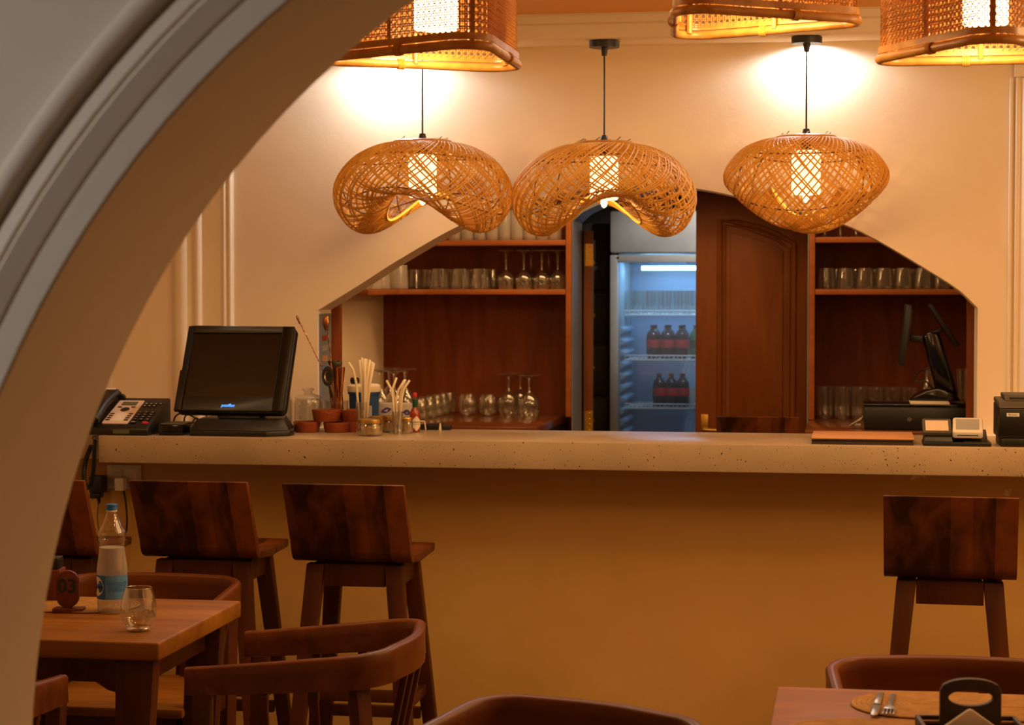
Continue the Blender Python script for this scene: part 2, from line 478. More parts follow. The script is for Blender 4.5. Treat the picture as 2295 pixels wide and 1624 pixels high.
def lettering(name, body, size, mat, parent, M, depth=0.0006, bend=None, italic=0.0, bold=0.0):
    """flat print: text turned into a mesh; M places it; bend = radius of a vertical cylinder to wrap it on"""
    cu = bpy.data.curves.new(name, 'FONT')
    cu.body = body; cu.size = size; cu.extrude = depth; cu.align_x = 'CENTER'; cu.align_y = 'CENTER'; cu.shear = italic; cu.offset = bold
    cu.resolution_u = 3
    t = bpy.data.objects.new(name, cu); COL.objects.link(t)
    dg = bpy.context.evaluated_depsgraph_get(); dg.update()
    me = bpy.data.meshes.new_from_object(t.evaluated_get(dg))
    bpy.data.objects.remove(t); bpy.data.curves.remove(cu)
    me.name = name
    me.materials.clear(); me.materials.append(mat)
    if bend:
        for v in me.vertices:
            a = v.co.x / bend
            rr = bend + v.co.z
            v.co = Vector((rr * math.sin(a), -rr * math.cos(a), v.co.y))
    me.transform(M)
    o = bpy.data.objects.new(name, me); COL.objects.link(o); o.parent = parent
    return o
def smoothpath(pts, n=8, closed=False):
    P = [Vector(p) for p in pts]; m = len(P); out = []
    for i in range(m if closed else m - 1):
        p0 = P[(i - 1) % m] if (closed or i > 0) else P[i] * 2 - P[i + 1]
        p1, p2 = P[i], P[(i + 1) % m]
        p3 = P[(i + 2) % m] if (closed or i + 2 < m) else P[i + 1] * 2 - P[i]
        for k in range(n):
            t = k / n
            out.append(0.5 * ((2 * p1) + (p2 - p0) * t + (2 * p0 - 5 * p1 + 4 * p2 - p3) * t * t + (3 * p1 - p0 - 3 * p2 + p3) * t ** 3))
    if not closed: out.append(P[-1])
    return out

# ================================================================== THE SETTING
YF, YCB, YW, YWB, YLOW = 6.33, 6.82, 7.03, 7.22, 6.60      # counter front and back edge, bar wall face, its back, wall under the counter
YB, YBP = 7.85, 8.12                              # cabinet fronts and back panels behind the bar
ZCT = 1.08                                        # counter top
ZU = 2.391
USL = 0.0255 / 0.435
def zu(y):                                         # the underside rises slightly towards the wall
    return ZU + (y - 6.595) * USL
#                                       # underside of the beam
Z1 = Z(57, 6.595, 1200); Z2 = Z(34, 6.575, 1200); ZC = Z2
XL, XR = -3.8, 3.0
struct(MB().box2((XL - 0.1, -2.3, -0.1), (XR + 0.1, 10.2, 0.0)).build('floor', M_FLOOR))
struct(MB().box2((XL - 0.1, -2.3, ZC), (XR + 0.1, 6.56, ZC + 0.12)).build('ceiling', M_CEIL))
struct(MB().box2((XL - 0.1, -2.3, 0), (XL, 10.2, 2.6)).build('wall_left', M_WALL))
struct(MB().box2((XR, -2.3, 0), (XR + 0.1, 10.2, 2.6)).build('wall_right', M_WALL))
struct(MB().box2((XL, -2.3, 0), (XR, -2.2, 2.6)).build('wall_back', M_ARCH))
# the bar wall with its flat arched opening
op = [(-1.842, 1.491), (-1.70, 1.575), (-1.541, 1.673), (-1.32, 1.792), (-1.10, 1.866), (-0.87, 1.906), (-0.62, 1.914), (-0.506, 1.903),
      (-0.394, 1.880), (-0.21, 1.838), (-0.037, 1.786), (0.088, 1.726), (0.249, 1.629), (0.351, 1.562), (0.412, 1.503)]
op = [(a * 7.03 / 6.814, EYE + (b - EYE) * 7.03 / 6.814) for a, b in op]
JL, JR = op[0][0], op[-1][0]
arc = [(p.x, p.y) for p in smoothpath([(a, b, 0) for a, b in op], 5)]
poly = [(XL, 0), (JL, 0)] + arc + [(JR, 0), (XR, 0), (XR, 2.5), (XL, 2.5)]
struct(MB().prism(poly, YW, YWB).build('wall_bar', M_WALL, smooth=25))
struct(MB().box2((XL, YLOW, 0), (XR, YLOW + 0.1, Z(1038, YF, 300) - 0.001)).build('wall_counter', M_OCHRE))
# beam with stepped fascia
beam = [(YW + 0.02, zu(YW + 0.02)), (6.595, ZU), (6.595, Z1), (6.577, Z1 + 0.004), (6.572, Z2 - 0.004), (6.552, Z2), (6.552, ZC + 0.1), (YW + 0.02, ZC + 0.1)]
struct(MB().prism(beam, XL, XR, 'yz').build('trim_1', M_TRIM, bevel=0.003))
struct(MB().box2((XL, YWB - 0.05, 2.40), (XR, 10.2, 2.5)).build('ceiling_bar', M_CEIL))
# pilasters of the bar wall
def pilaster(name, x0, x1, proud, ribs):
    m = MB().box2((x0, YW - proud, ZCT), (x1, YW + 0.01, zu(YW)))
    for a, b, h in ribs:
        n = 8
        m.prism([(a, YW)] + [(a + (b - a) * k / n, YW - proud - h * math.sin(PI * k / n) ** 0.6) for k in range(n + 1)] + [(b, YW)], ZCT, zu(YW) - 0.001, 'xy')
    return struct(m.build(name, M_TRIM, smooth=35))
pilaster('trim_2', X(390, YW), X(525, YW), 0.008, [(X(391, YW), X(432, YW), 0.022), (X(436, YW), X(458, YW), 0.016), (X(500, YW), X(512, YW), 0.010), (X(513, YW), X(524, YW), 0.008)])
xr0 = X(2257, YW)
m = MB().box2((xr0 + 0.022, YW - 0.012, ZCT), (xr0 + 0.25, YW + 0.01, 2.29))
for a, b, h in ((xr0, xr0 + 0.010, 0.014), (xr0 + 0.020, xr0 + 0.032, 0.018), (xr0 + 0.12, xr0 + 0.13, 0.018)):
    m.box2((a, YW - h, ZCT), (b, YW + 0.01, Z(176, YW, 2260)))
m.box2((xr0 + 0.015, YW - 0.03, Z(174, YW, 2260)), (xr0 + 0.25, YW + 0.01, zu(YW) - 0.002))
m.prism([(xr0 + 0.034 + 0.085 * k / 8, YW - 0.012 - 0.02 * math.sin(PI * k / 8)) for k in range(9)], ZCT, Z(176, YW, 2260), 'xy')
struct(m.build('trim_3', M_TRIM, bevel=0.002))
x0 = X(232, YW)
struct(MB().box2((x0 - 0.05, YW - 0.02, ZCT), (X(254, YW), YW + 0.01, zu(YW) - 0.001)).build('trim_4', M_TRIM, bevel=0.005))

# the big arch in front, with a moulded face
YA, YAB = 2.75 / 1.16, 2.75
ACX, ACZ, AC = 0.10, 0.85, (1.3106, 0.0284, -0.0047)
def arch_r(ph):
    return sum(c * math.cos(2 * k * ph) for k, c in enumerate(AC))
def arch_pt(ph, extra=0.0):
    r = arch_r(ph) + extra
    return (ACX + r * math.sin(ph), ACZ + r * math.cos(ph))
NA = 72
APH = [-PI / 2 + PI * k / NA for k in range(NA + 1)]
SP = arch_pt(-PI / 2)
apoly = [(XL, 0), (SP[0], 0)] + [arch_pt(p) for p in APH] + [(2 * ACX - SP[0], 0), (XR, 0), (XR, 2.6), (XL, 2.6)]
struct(MB().prism(apoly, YA + 0.03, YAB).build('wall_arch', M_ARCH, smooth=25))
prof = [(0.0, 0.0), (0.0, 0.026), (0.003, 0.030), (0.034, 0.030), (0.037, 0.025), (0.041, 0.030), (0.068, 0.036), (0.073, 0.027), (0.079, 0.030),
        (0.096, 0.026), (0.100, 0.008), (0.106, 0.008), (0.110, 0.027), (0.116, 0.031), (0.131, 0.031), (0.137, 0.027), (0.143, 0.0)]
ring = []
full = [(SP[0], 0.0, -PI / 2)] + [(None, None, p) for p in APH] + [(2 * ACX - SP[0], 0.0, PI / 2)]
vs, fs = [], []
for (fx, fz, p) in full:
    for e, h in prof:
        if fx is None:
            x, z = arch_pt(p, e)
        else:
            x, z = fx + (-e if p < 0 else e), fz
        vs.append((x, YA + 0.0305 - h, z))
n = len(prof)
for i in range(len(full) - 1):
    for k in range(n - 1):
        fs.append((i * n + k, (i + 1) * n + k, (i + 1) * n + k + 1, i * n + k + 1))
mm = MB().add(vs, fs)
struct(mm.build('trim_5', M_ARCH, smooth=35))

# ------------------------------------------------------------------ behind the bar
XS = X(862, YBP)
struct(MB().box2((XS - 0.08, YWB, 0), (XS, YBP + 0.05, 2.42)).build('wall_passage_left', M_WALL))
struct(MB().box2((1.25, YWB, 0), (1.33, 10.2, 2.42)).build('wall_passage_right', M_WALL))
struct(MB().box2((X(748, 7.24) - 0.045, 7.225, 0), (X(765, 7.24), 7.255, 1.52)).build('trim_6', M_CAB, bevel=0.003))
struct(MB().box2((X(2166, 7.24), 7.225, 0), (0.49, 7.255, 1.60)).build('trim_7', M_CAB, bevel=0.003))
# rear wall with the arched doorway
DX0, DX1, DZS, DZA = X(1283, YB), X(1809, YB), 1.832, 1.958
def door_top(x, drop=0.0):
    u = (x - (DX0 + DX1) / 2) / ((DX1 - DX0) / 2)
    return DZS + (DZA - DZS) * (1 - u * u) ** 0.5 * 0.45 + (DZA - DZS) * (1 - u * u) * 0.55 - drop
darc = [(DX0 + (DX1 - DX0) * k / 24, door_top(DX0 + (DX1 - DX0) * k / 24)) for k in range(25)]
rp = [(DX0 - 0.004, 0), (DX0, 0)] + darc + [(DX1, 0), (DX1 + 0.005, 0), (DX1 + 0.005, 2.12), (1.25, 2.12), (1.25, 2.40), (XS, 2.40), (XS, 2.12), (DX0 - 0.004, 2.12)]
struct(MB().prism(rp, YB + 0.01, YB + 0.28).build('wall_rear', M_FRAMEG, smooth=25))
# door leaves
DM = X(1560, 8.1)
leaf = [(DM, 0.02)] + [(DX1 - 0.004, 0.02)] + [(DX1 - 0.004 + (DM - DX1 + 0.004) * k / 16, door_top(DX1 - 0.004 + (DM - DX1 + 0.004) * k / 16, 0.006)) for k in range(17)]
d1 = struct(MB().prism(leaf, 8.075, 8.115).build('door_1', M_DOOR, bevel=0.002))
pts = [(1612, 1000), (1612, 492), (1650, 497), (1700, 509), (1740, 524), (1778, 545), (1778, 1000)]
pw = [(X(a, 8.07), Z(b, 8.07, a)) for a, b in pts]
pth = [(a, 8.074, b) for a, b in pw]
for nm, off, r in (('panel_moulding', 0.0, 0.011), ('panel_bead', 0.020, 0.006)):
    cx = sum(a for a, b in pw) / len(pw)
    q = [(a + (off if a < cx else -off) * (1 if abs(a - cx) > 0.08 else 0.3), 8.074, b - (off if b > 1 else 0)) for a, b in pw]
    MB().tube(q, r, 8).build(nm, M_DOOR, d1)
ip = [(X(1636, 8.06), Z(1000, 8.06))] + [(X(a, 8.06), Z(b + 26, 8.06, a)) for a, b in ((1636, 496), (1680, 505), (1720, 518), (1754, 534))] + [(X(1754, 8.06), Z(1000, 8.06))]
MB().prism(ip, 8.066, 8.08).build('raised_panel', M_DOOR, d1, bevel=0.004)
hx, hz = X(1579, 8.06), Z(957, 8.06)
h = MB().box2((hx - 0.014, 8.066, hz - 0.05), (hx + 0.014, 8.076, hz + 0.06))
h.tube([(hx, 8.075, hz), (hx, 8.035, hz), (hx + 0.02, 8.03, hz), (hx + 0.10, 8.03, hz - 0.004)], 0.008, 8)
h.build('door_handle', M_BRASS, d1, bevel=0.001)
d2 = struct(MB().box2((0, 0, 0.02), (0.040, 0.46, 1.80)).build('door_2', M_DOOR, bevel=0.002))
d2.location = (DX0 + 0.006, 8.136, 0); d2.rotation_euler = (0, 0, math.radians(14))
for z in (Z(571, 8.13, 1310), Z(945, 8.13, 1310)):
    hg = MB().box2((0.006, -0.0032, z - 0.045), (0.0385, -0.0002, z + 0.045))
    hg.cyl((0.003, -0.004, z - 0.045), (0.003, -0.004, z + 0.045), 0.0045, 8)
    for k in range(4):
        hg.lathe([(0.0, 0.0012), (0.003, 0.0008), (0.004, 0)], 8, M=Matrix.Translation((0.026, -0.0032, z - 0.034 + 0.0226 * k)) @ Matrix.Rotation(PI / 2, 4, 'X'))
    hg.build('hinge', M_BRASS, d2)
# store room beyond
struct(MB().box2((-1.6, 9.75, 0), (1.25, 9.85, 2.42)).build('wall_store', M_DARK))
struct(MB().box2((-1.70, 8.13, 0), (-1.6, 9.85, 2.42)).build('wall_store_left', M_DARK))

# cabinets and worktops behind the bar
ZSL = Z(648, YB, 1000); ZSU = Z(538, YB, 1100); ZWT = 1.058
XST = DX0 - 0.004
def cabinet(label, x0, x1, shelves, left=False):
    t = thing('bar_cabinet', label, 'cabinet', ((x0 + x1) / 2, YB, 0))
    ox = (x0 + x1) / 2
    MB().box2((x0 - ox, 0.25, 0), (x1 - ox, 0.272, 2.11)).build('back_panel', M_CAB, t)
    for s, xx in ((1, x0), (-1, x1)):
        if left and s == 1: continue
        MB().box2((xx - ox, 0, ZWT + 0.001), (xx + s * 0.022 - ox, 0.249, 2.11)).build('side_panel', M_SHELF, t, bevel=0.002)
    MB().box2((x0 - ox, 0.02, 2.05), (x1 - ox, 0.249, 2.11)).build('top_rail', M_CAB, t)
    for z, pl in shelves:
        MB().prism([(a - ox, b - YB) for a, b in pl], z - 0.021, z, 'xy').build('shelf', M_SHELF, t, bevel=0.002)
    return t
xa, xb = XS + 0.001, XST - 0.001
cabinet('dark brown cabinet with two open glass shelves left of the doorway', xa, xb,
        ((ZSL, [(xa, 7.26), (xa + 0.14, 7.26), (xa + 0.14, YB - 0.06), (xa + 0.22, YB), (xb - 0.023, YB), (xb - 0.023, 8.098), (xa, 8.098)]),
         (ZSU, [(xa, YB), (xb - 0.023, YB), (xb - 0.023, 8.098), (xa, 8.098)])), left=True)
xc, xd = DX1 + 0.006, 0.72
ZSL2 = Z(648, YB, 1950); ZSU2 = Z(531, YB, 1900)
cabinet('dark brown cabinet with two open glass shelves right of the wooden door', xc, xd,
        ((ZSL2, [(xc + 0.023, YB), (xd - 0.023, YB), (xd - 0.023, 8.098), (xc + 0.023, 8.098)]),
         (ZSU2, [(xc + 0.023, YB), (xd - 0.023, YB), (xd - 0.023, 8.098), (xc + 0.023, 8.098)])))
M_WT = wood('worktop_wood', (92, 48, 22), (128, 72, 34), 0.16, 'x', coat=0.5)
def worktop(label, x0, x1, y0, edge):
    t = thing('worktop', label, 'worktop', ((x0 + x1) / 2, (y0 + 8.098) / 2, 0))
    ox, oy = (x0 + x1) / 2, (y0 + 8.098) / 2
    MB().box2((x0 - ox, y0 - oy, ZWT - 0.03), (x1 - ox, 8.097 - oy, ZWT)).build('top', M_WT, t, bevel=0.002)
    MB().box2((x0 - ox + 0.01, y0 - oy + 0.02, 0.1), (x1 - ox - 0.01, 8.09 - oy, ZWT - 0.031)).build('cupboard', M_SLATE, t)
    MB().box2((x0 - ox + 0.03, y0 - oy + 0.06, 0.0), (x1 - ox - 0.03, 8.08 - oy, 0.1)).build('plinth', M_DARK, t)
    return t
worktop('glossy wooden worktop under the left glass cabinet', xa, -1.135, 7.27, 'right')
worktop('glossy wooden worktop under the right glass cabinet', xc, 1.20, 7.27, 'left')

# ------------------------------------------------------------------ the terrazzo counter
XC0 = -2.464
ZCB = Z(1038, YF, 300)
t = thing('bar_counter', 'long speckled terrazzo counter slab running across the bar wall', 'counter', (-0.2, YF, ZCB))
MB().prism([(XC0 + 0.2, 0), (XR + 0.2, 0), (XR + 0.2, YCB - YF), (JL + 0.2, YCB - YF), (JL + 0.2, YW - YF - 0.0005), (XC0 + 0.2, YW - YF - 0.0005)], 0, ZCT - ZCB, 'xy').build('counter_slab', M_TERR, t, bevel=0.005)
MB().box2((-3.4, 0.115, 0.002), (XC0 + 0.198, YW - YF - 0.0005, ZCT - ZCB)).build('end_slab', M_TERR, t, bevel=0.005)
struct(MB().box2((JR, YCB + 0.001, ZCT - 0.06), (XR, YW - 0.0005, ZCT - 0.012)).build('trim_8', M_TRIM))

# ================================================================== LAMPS
# ---- wavy woven pendants
LP = [(0.080, 0.0), (0.16, -0.014), (0.245, -0.060), (0.302, -0.140), (0.304, -0.222), (0.262, -0.290), (0.198, -0.306), (0.125, -0.262)]
SP_ = [(0.080, 0.0), (0.15, -0.010), (0.215, -0.042), (0.262, -0.100), (0.262, -0.150), (0.220, -0.180), (0.165, -0.180), (0.115, -0.165)]
def cat1(P, t):
    m = len(P) - 1; x = min(max(t, 0), 0.99999) * m; i = int(x); f = x - i
    g = lambda k: Vector((P[k][0], P[k][1], 0)) if 0 <= k <= m else (Vector((2 * P[0][0] - P[1][0], 2 * P[0][1] - P[1][1], 0)) if k < 0 else Vector((2 * P[m][0] - P[m - 1][0], 2 * P[m][1] - P[m - 1][1], 0)))
    p0, p1, p2, p3 = g(i - 1), g(i), g(i + 1), g(i + 2)
    return 0.5 * ((2 * p1) + (p2 - p0) * f + (2 * p0 - 5 * p1 + 4 * p2 - p3) * f * f + (3 * p1 - p0 - 3 * p2 + p3) * f ** 3)
def shell(ph, t, inset=0.0):
    a, b = cat1(LP, t), cat1(SP_, t)
    w = 0.5 + 0.5 * math.cos(2 * ph)
    r = a.x * w + b.x * (1 - w) - inset; z = a.y * w + b.y * (1 - w)
    return Vector((r * math.cos(ph), r * math.sin(ph), z))
def woven_shade(parent):
    m = MB(); N, S, TW = 84, 34, 1.7
    for d in (1, -1):
        for k in range(N):
            ph0 = 2 * PI * (k + random.uniform(-0.18, 0.18)) / N
            tw = TW * random.uniform(0.93, 1.07)
            o = 0.0012 * d
            m.tube([shell(ph0 + d * tw * (j / S), j / S, o) for j in range(S + 1)], random.uniform(0.0023, 0.0030), 5, caps=False)
    for k in range(150):      # the close laid canes of the inner curl
        ph0 = 2 * PI * k / 150
        m.tube([shell(ph0 + 0.25 * j / 8, 0.80 + 0.20 * j / 8, 0.0) for j in range(9)], 0.0022, 5, caps=False)
    stuff(m.build('woven_cane', M_RATTAN, parent, smooth=60, merge=False))
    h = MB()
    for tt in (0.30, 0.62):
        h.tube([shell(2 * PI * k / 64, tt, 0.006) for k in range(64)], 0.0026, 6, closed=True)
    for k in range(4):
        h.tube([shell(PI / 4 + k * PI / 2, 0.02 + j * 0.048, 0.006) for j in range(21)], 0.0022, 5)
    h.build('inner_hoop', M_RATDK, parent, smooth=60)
    MB().tube([shell(2 * PI * k / 72, 1.0) for k in range(72)], 0.0046, 6, closed=True).build('bottom_rim', M_RATTAN, parent, smooth=60)
    r = MB().lathe([(0.070, -0.002), (0.098, -0.004), (0.100, 0.004), (0.094, 0.008), (0.070, 0.008), (0.070, -0.002)], 36)
    for a in (0, PI / 2):
        r.tube([(0.09 * math.cos(a), 0.09 * math.sin(a), 0.006), (-0.09 * math.cos(a), -0.09 * math.sin(a), 0.006)], 0.005, 6)
    r.build('top_ring', M_POLE, parent)
    for k in range(7):
        w = MB()
        a = 0.6 + k * 0.9
        p = Vector((0.08 * math.cos(a), 0.08 * math.sin(a), 0.008))
        w.tube([p + Vector((-0.010, 0, -0.002)), p + Vector((0.0, 0.003, 0.004)), p + Vector((0.008, -0.003, 0.008 + 0.002 * (k % 3)))], 0.0014, 5)
        w.build('wire_tie', M_DARK, parent)
def pendant(label, px, py, Y, rz, zcan, ztop=None):
    p = onY(px, py, Y)
    t = thing('woven_pendant_lamp', label, 'lamp', p, rz, 'woven pendant lamps over the counter')
    woven_shade(t)
    L = zu(p.y - 0.05) - p.z
    MB().lathe([(0, 0.030), (0.010, 0.030), (0.013, 0.018), (0.012, 0.006), (0.016, 0.002), (0.016, -0.04), (0, -0.04)], 14).build('lamp_holder', M_BLACK, t)
    cd = MB().cyl((0, 0, 0.028), (0, 0, L - 0.018), 0.0032, 8)
    cd.build('cord', M_BLACK, t)
    MB().lathe([(0, L - 0.05), (0.009, L - 0.05), (0.011, L - 0.034), (0.013, L - 0.024), (0.050, L - 0.023), (0.051, L - 0.002), (0.049, L - 0.0005), (0, L - 0.0005)], 28).build('canopy', M_BLACK, t)
    MB().lathe([(0.0, -0.04), (0.046, -0.042), (0.0475, -0.05), (0.0475, -0.180), (0.044, -0.186), (0.0, -0.186)], 28).build('frosted_shade', M_BULB, t)
    light('bulb_light', 'POINT', (0, 0, -0.215), 2.4, WARM, 0.03).parent = t
    MB().lathe([(0.0, -0.213), (0.008, -0.208), (0.012, -0.198), (0.010, -0.187), (0, -0.1865)], 12).build('shade_knob', M_BULB, t)
    return t
PENDY = 6.705
pendant('wavy woven cane pendant lamp with its cord behind the left hanging cane lamp', 947, 319, PENDY, math.radians(-14), 0)
pendant('wavy woven cane pendant lamp hanging between the other two woven pendants', 1354, 323, PENDY, math.radians(20), 0)
pendant('woven cane pendant lamp in front of the wooden door, looking oval', 1807, 309, PENDY, math.radians(86), 0)
for i, (x, y) in enumerate(DOWN):
    t = thing('downlight', ('small white downlight in the beam beside the left woven pendant', 'small white downlight in the beam behind the right woven pendant')[i], 'downlight', (x, y, zu(y - 0.03)), 0, 'downlights in the beam')
    MB().lathe([(0.020, -0.0005), (0.030, -0.0005), (0.030, -0.004), (0.022, -0.005), (0.020, -0.0005)], 20).build('rim', M_WHITEP, t)
    MB().lathe([(0.0, -0.001), (0.020, -0.001), (0.020, -0.0006), (0, -0.0006)], 20).build('lens', M_DOWN, t)

# ---- triangular cane-webbing lanterns
def tri_path(side, rad, n=9):
    """rounded equilateral triangle centred on its centroid, one corner towards +y"""
    R = side / math.sqrt(3)
    C3 = [(R - 2 * rad) * Vector((math.cos(a), math.sin(a), 0)) for a in (PI / 2, PI / 2 + 2 * PI / 3, PI / 2 + 4 * PI / 3)]
    pts = []
    for k, c in enumerate(C3):
        a0 = PI / 2 + 2 * PI / 3 * k - PI / 3
        for j in range(n):
            a = a0 + 2 * PI / 3 * j / (n - 1)
            pts.append(c + rad * Vector((math.cos(a), math.sin(a), 0)))
    return pts
class Loop:
    def __init__(s, pts):
        s.p = pts; s.c = [0.0]
        for i in range(len(pts)):
            s.c.append(s.c[-1] + (pts[(i + 1) % len(pts)] - pts[i]).length)
        s.L = s.c[-1]
    def at(s, d):
        d %= s.L
        lo, hi = 0, len(s.p)
        while hi - lo > 1:
            mid = (lo + hi) // 2
            if s.c[mid] <= d: lo = mid
            else: hi = mid
        f = (d - s.c[lo]) / max(1e-9, s.c[lo + 1] - s.c[lo])
        return s.p[lo].lerp(s.p[(lo + 1) % len(s.p)], f)
def cane_lantern(label, cx, cy, zb, rz, H=0.30, side=0.50):
    t = thing('cane_lantern', label, 'lamp', (cx, cy, zb), rz, 'triangular cane lanterns hanging from the hall ceiling')
    rad = 0.055
    P = tri_path(side, rad); LO = Loop(P)
    z0, z1 = 0.020, H
    npit = round(LO.L / 0.0146); pit = LO.L / npit
    off = lambda v, q: v * (1 + q / v.length)
    m = MB(); rr = 0.00115
    for k in range(npit):
        for e in (-0.0025, 0.0025):
            a = LO.at(k * pit + e)
            m.tube([a + Vector((0, 0, z0)), a + Vector((0, 0, z1))], rr, 4, caps=False)
    nz = int((z1 - z0) / pit)
    ringpts = [LO.at(LO.L * j / 90) for j in range(90)]
    for k in range(nz + 1):
        for e in (-0.0025, 0.0025):
            m.tube([off(v, 0.0012) + Vector((0, 0, z0 + k * pit + e + 0.004)) for v in ringpts], rr, 4, closed=True)
    hh = z1 - z0; S = 16
    for d in (1, -1):
        for k in range(npit):
            m.tube([off(LO.at((k + 0.5) * pit + d * hh * j / S), 0.0022 * d) + Vector((0, 0, z0 + 0.004 + hh * j / S)) for j in range(S + 1)], rr * 0.95, 4, caps=False)
    stuff(m.build('cane_webbing', M_WEB, t, smooth=60, merge=False))
    big = [off(v, 0.004) for v in P]
    MB().tube([v + Vector((0, 0, 0.004)) for v in big], 0.0098, 9, closed=True).build('bottom_pole', M_POLE, t, smooth=60)
    MB().tube([v + Vector((0, 0, H)) for v in big], 0.0098, 9, closed=True).build('top_pole', M_POLE, t, smooth=60)
    st = MB()
    o = [off(v, 0.0045) for v in P]
    st.sweep([v + Vector((0, 0, 0.022)) for v in o], [[(-0.003, -0.007), (0.003, -0.007), (0.003, 0.007), (-0.003, 0.007)]] * len(o), closed=True)
    st.build('edge_strip', M_POLE, t, smooth=60)
    for k in range(3):
        for fr in (0.5,):
            d = LO.c[k * 9 + 8] + (LO.c[(k + 1) * 9] - LO.c[k * 9 + 8]) * fr
            a = off(LO.at(d), -0.006)
            MB().tube([a + Vector((0, 0, 0.006)), a + Vector((0, 0, H))], 0.0055, 8).build('upright', M_POLE, t)
            w = MB()
            for q in (-0.006, -0.002, 0.002, 0.006):
                c = off(LO.at(d + 0.03 + q), 0.004) + Vector((0, 0, 0.004)); tg = (LO.at(d + 0.06) - LO.at(d)).normalized()
                u = Vector((0, 0, 1)); v = tg.cross(u)
                w.tube([c + u * 0.0112 * math.cos(a_) + v * 0.0112 * math.sin(a_) for a_ in [2 * PI * g / 14 for g in range(14)]], 0.0017, 5, closed=True)
            w.build('rattan_binding', M_RATTAN, t)
        d = LO.c[k * 9 + 4]
        a = off(LO.at(d), -0.007)
        MB().tube([a + Vector((0, 0, 0.006)), a + Vector((0, 0, H))], 0.0065, 8).build('upright', M_POLE, t)
    MB().lathe([(0, 0.062), (0.045, 0.062), (0.047, 0.066), (0.047, 0.262), (0.0, 0.264)], 26).build('lamp_tube', M_BULB2, t)
    light('bulb_light', 'POINT', (0, 0, 0.045), 5.0, WARM, 0.03).parent = t
    top = MB()
    for k in range(3):
        a = LO.at(LO.c[k * 9 + 4])
        top.tube([Vector((0, 0, H)), a + Vector((0, 0, H))], 0.005, 6)
    top.build('top_spoke', M_POLE, t)
    MB().cyl((0, 0, 0.264), (0, 0, H + 0.02), 0.016, 12).build('lamp_holder', M_BLACK, t)
    if ZC - zb - H > 0.03:
        MB().cyl((0, 0, H + 0.02), (0, 0, ZC - zb - 0.012), 0.003, 8).build('cord', M_BLACK, t)
        MB().lathe([(0, ZC - zb - 0.02), (0.045, ZC - zb - 0.018), (0.045, ZC - zb - 0.001), (0, ZC - zb - 0.0005)], 20).build('canopy', M_BLACK, t)
    return t
cane_lantern('large cane lantern at the top left, partly behind the plaster arch', -0.862, 4.14, 2.05, math.radians(90))
cane_lantern('cane lantern highest in the picture, between the other two lanterns', -0.228, 4.285, 2.128, math.radians(-85))
cane_lantern('cane lantern at the top right corner, one corner pointing forward', 0.268, 4.27, 2.053, math.radians(180))

# ================================================================== FURNITURE
def bar_stool(label, x, y, rz=0.0, group='wooden bar stools along the counter'):
    """origin on the floor under the seat; the backrest is on the -y side"""
    t = thing('bar_stool', label, 'stool', (x, y, 0), rz, group)
    W, ZS, ZT = 0.372, 0.760, 0.986
    yb, yt = -0.165, -0.262
    # backrest: leaning panel, curling into the seat at its foot
    pr = []
    for k in range(9):
        a = PI / 2 * k / 8
        pr.append((yb + 0.050 - 0.050 * math.sin(a) - 0.0, ZS - 0.022 + 0.05 - 0.05 * math.cos(a)))
    inner = []
    front = [(yb + 0.05, ZS - 0.022)] + [(yb + 0.05 - 0.052 * math.sin(PI / 2 * k / 7), ZS - 0.022 + 0.052 * (1 - math.cos(PI / 2 * k / 7))) for k in range(1, 8)] + [(yt, ZT)]
    back = [(yt + 0.022, ZT + 0.001)] + [(yb + 0.022, ZS + 0.05), (yb + 0.034, ZS + 0.008), (yb + 0.05, ZS)]
    MB().prism(front + back, -W / 2, W / 2, 'yz').build('backrest', M_STOOL, t, bevel=0.003)
    sp = [(yb + 0.0505, ZS - 0.022), (yb + 0.0505, ZS), (0.0, ZS - 0.006), (0.12, ZS - 0.004), (0.19, ZS + 0.002), (0.197, ZS - 0.006), (0.19, ZS - 0.024), (0.0, ZS - 0.03)]
    MB().prism(sp, -W / 2, W / 2, 'yz').build('seat', M_STOOL, t, bevel=0.003)
    for s in (-1, 1):
        MB().bar((s * 0.122, -0.100, ZS - 0.031), (s * 0.190, -0.185, 0), 0.056, 0.040, 0.040, 0.032).build('leg', M_LEG, t, bevel=0.004)
        MB().bar((s * 0.122, 0.120, ZS - 0.031), (s * 0.190, 0.205, 0), 0.056, 0.040, 0.040, 0.032).build('leg', M_LEG, t, bevel=0.004)
        MB().bar((s * 0.132, -0.085, ZS - 0.082), (s * 0.132, 0.105, ZS - 0.081), 0.024, 0.001).build('hidden', M_LEG, t) if False else None
        MB().box((s * 0.128, 0.01, ZS - 0.066), (0.022, 0.176, 0.066)).build('side_apron', M_LEG, t, bevel=0.002)
        MB().box((s * 0.158, 0.01, 0.30), (0.020, 0.262, 0.034)).build('side_stretcher', M_LEG, t, bevel=0.002)
    MB().box((0, -0.106, ZS - 0.0645), (0.190, 0.022, 0.069)).build('apron', M_LEG, t, bevel=0.002)
    MB().box((0, 0.126, ZS - 0.066), (0.190, 0.022, 0.066)).build('apron', M_LEG, t, bevel=0.002)
    MB().box((0, -0.150, 0.335), (0.270, 0.022, 0.036)).build('stretcher', M_LEG, t, bevel=0.002)
    MB().box((0, 0.168, 0.22), (0.286, 0.024, 0.036)).build('footrest', M_LEG, t, bevel=0.002)
    return t
s0 = bar_stool('wooden bar stool nearest the counter end, its back with one pale flame of grain', -1.975, 6.055)
copy_thing(s0, (-1.489, 6.040, 0), label='wooden bar stool standing clear at the right end of the left row')
copy_thing(s0, (0.288, 5.985, 0), math.radians(-2.5), label='wooden bar stool alone at the right end of the counter')
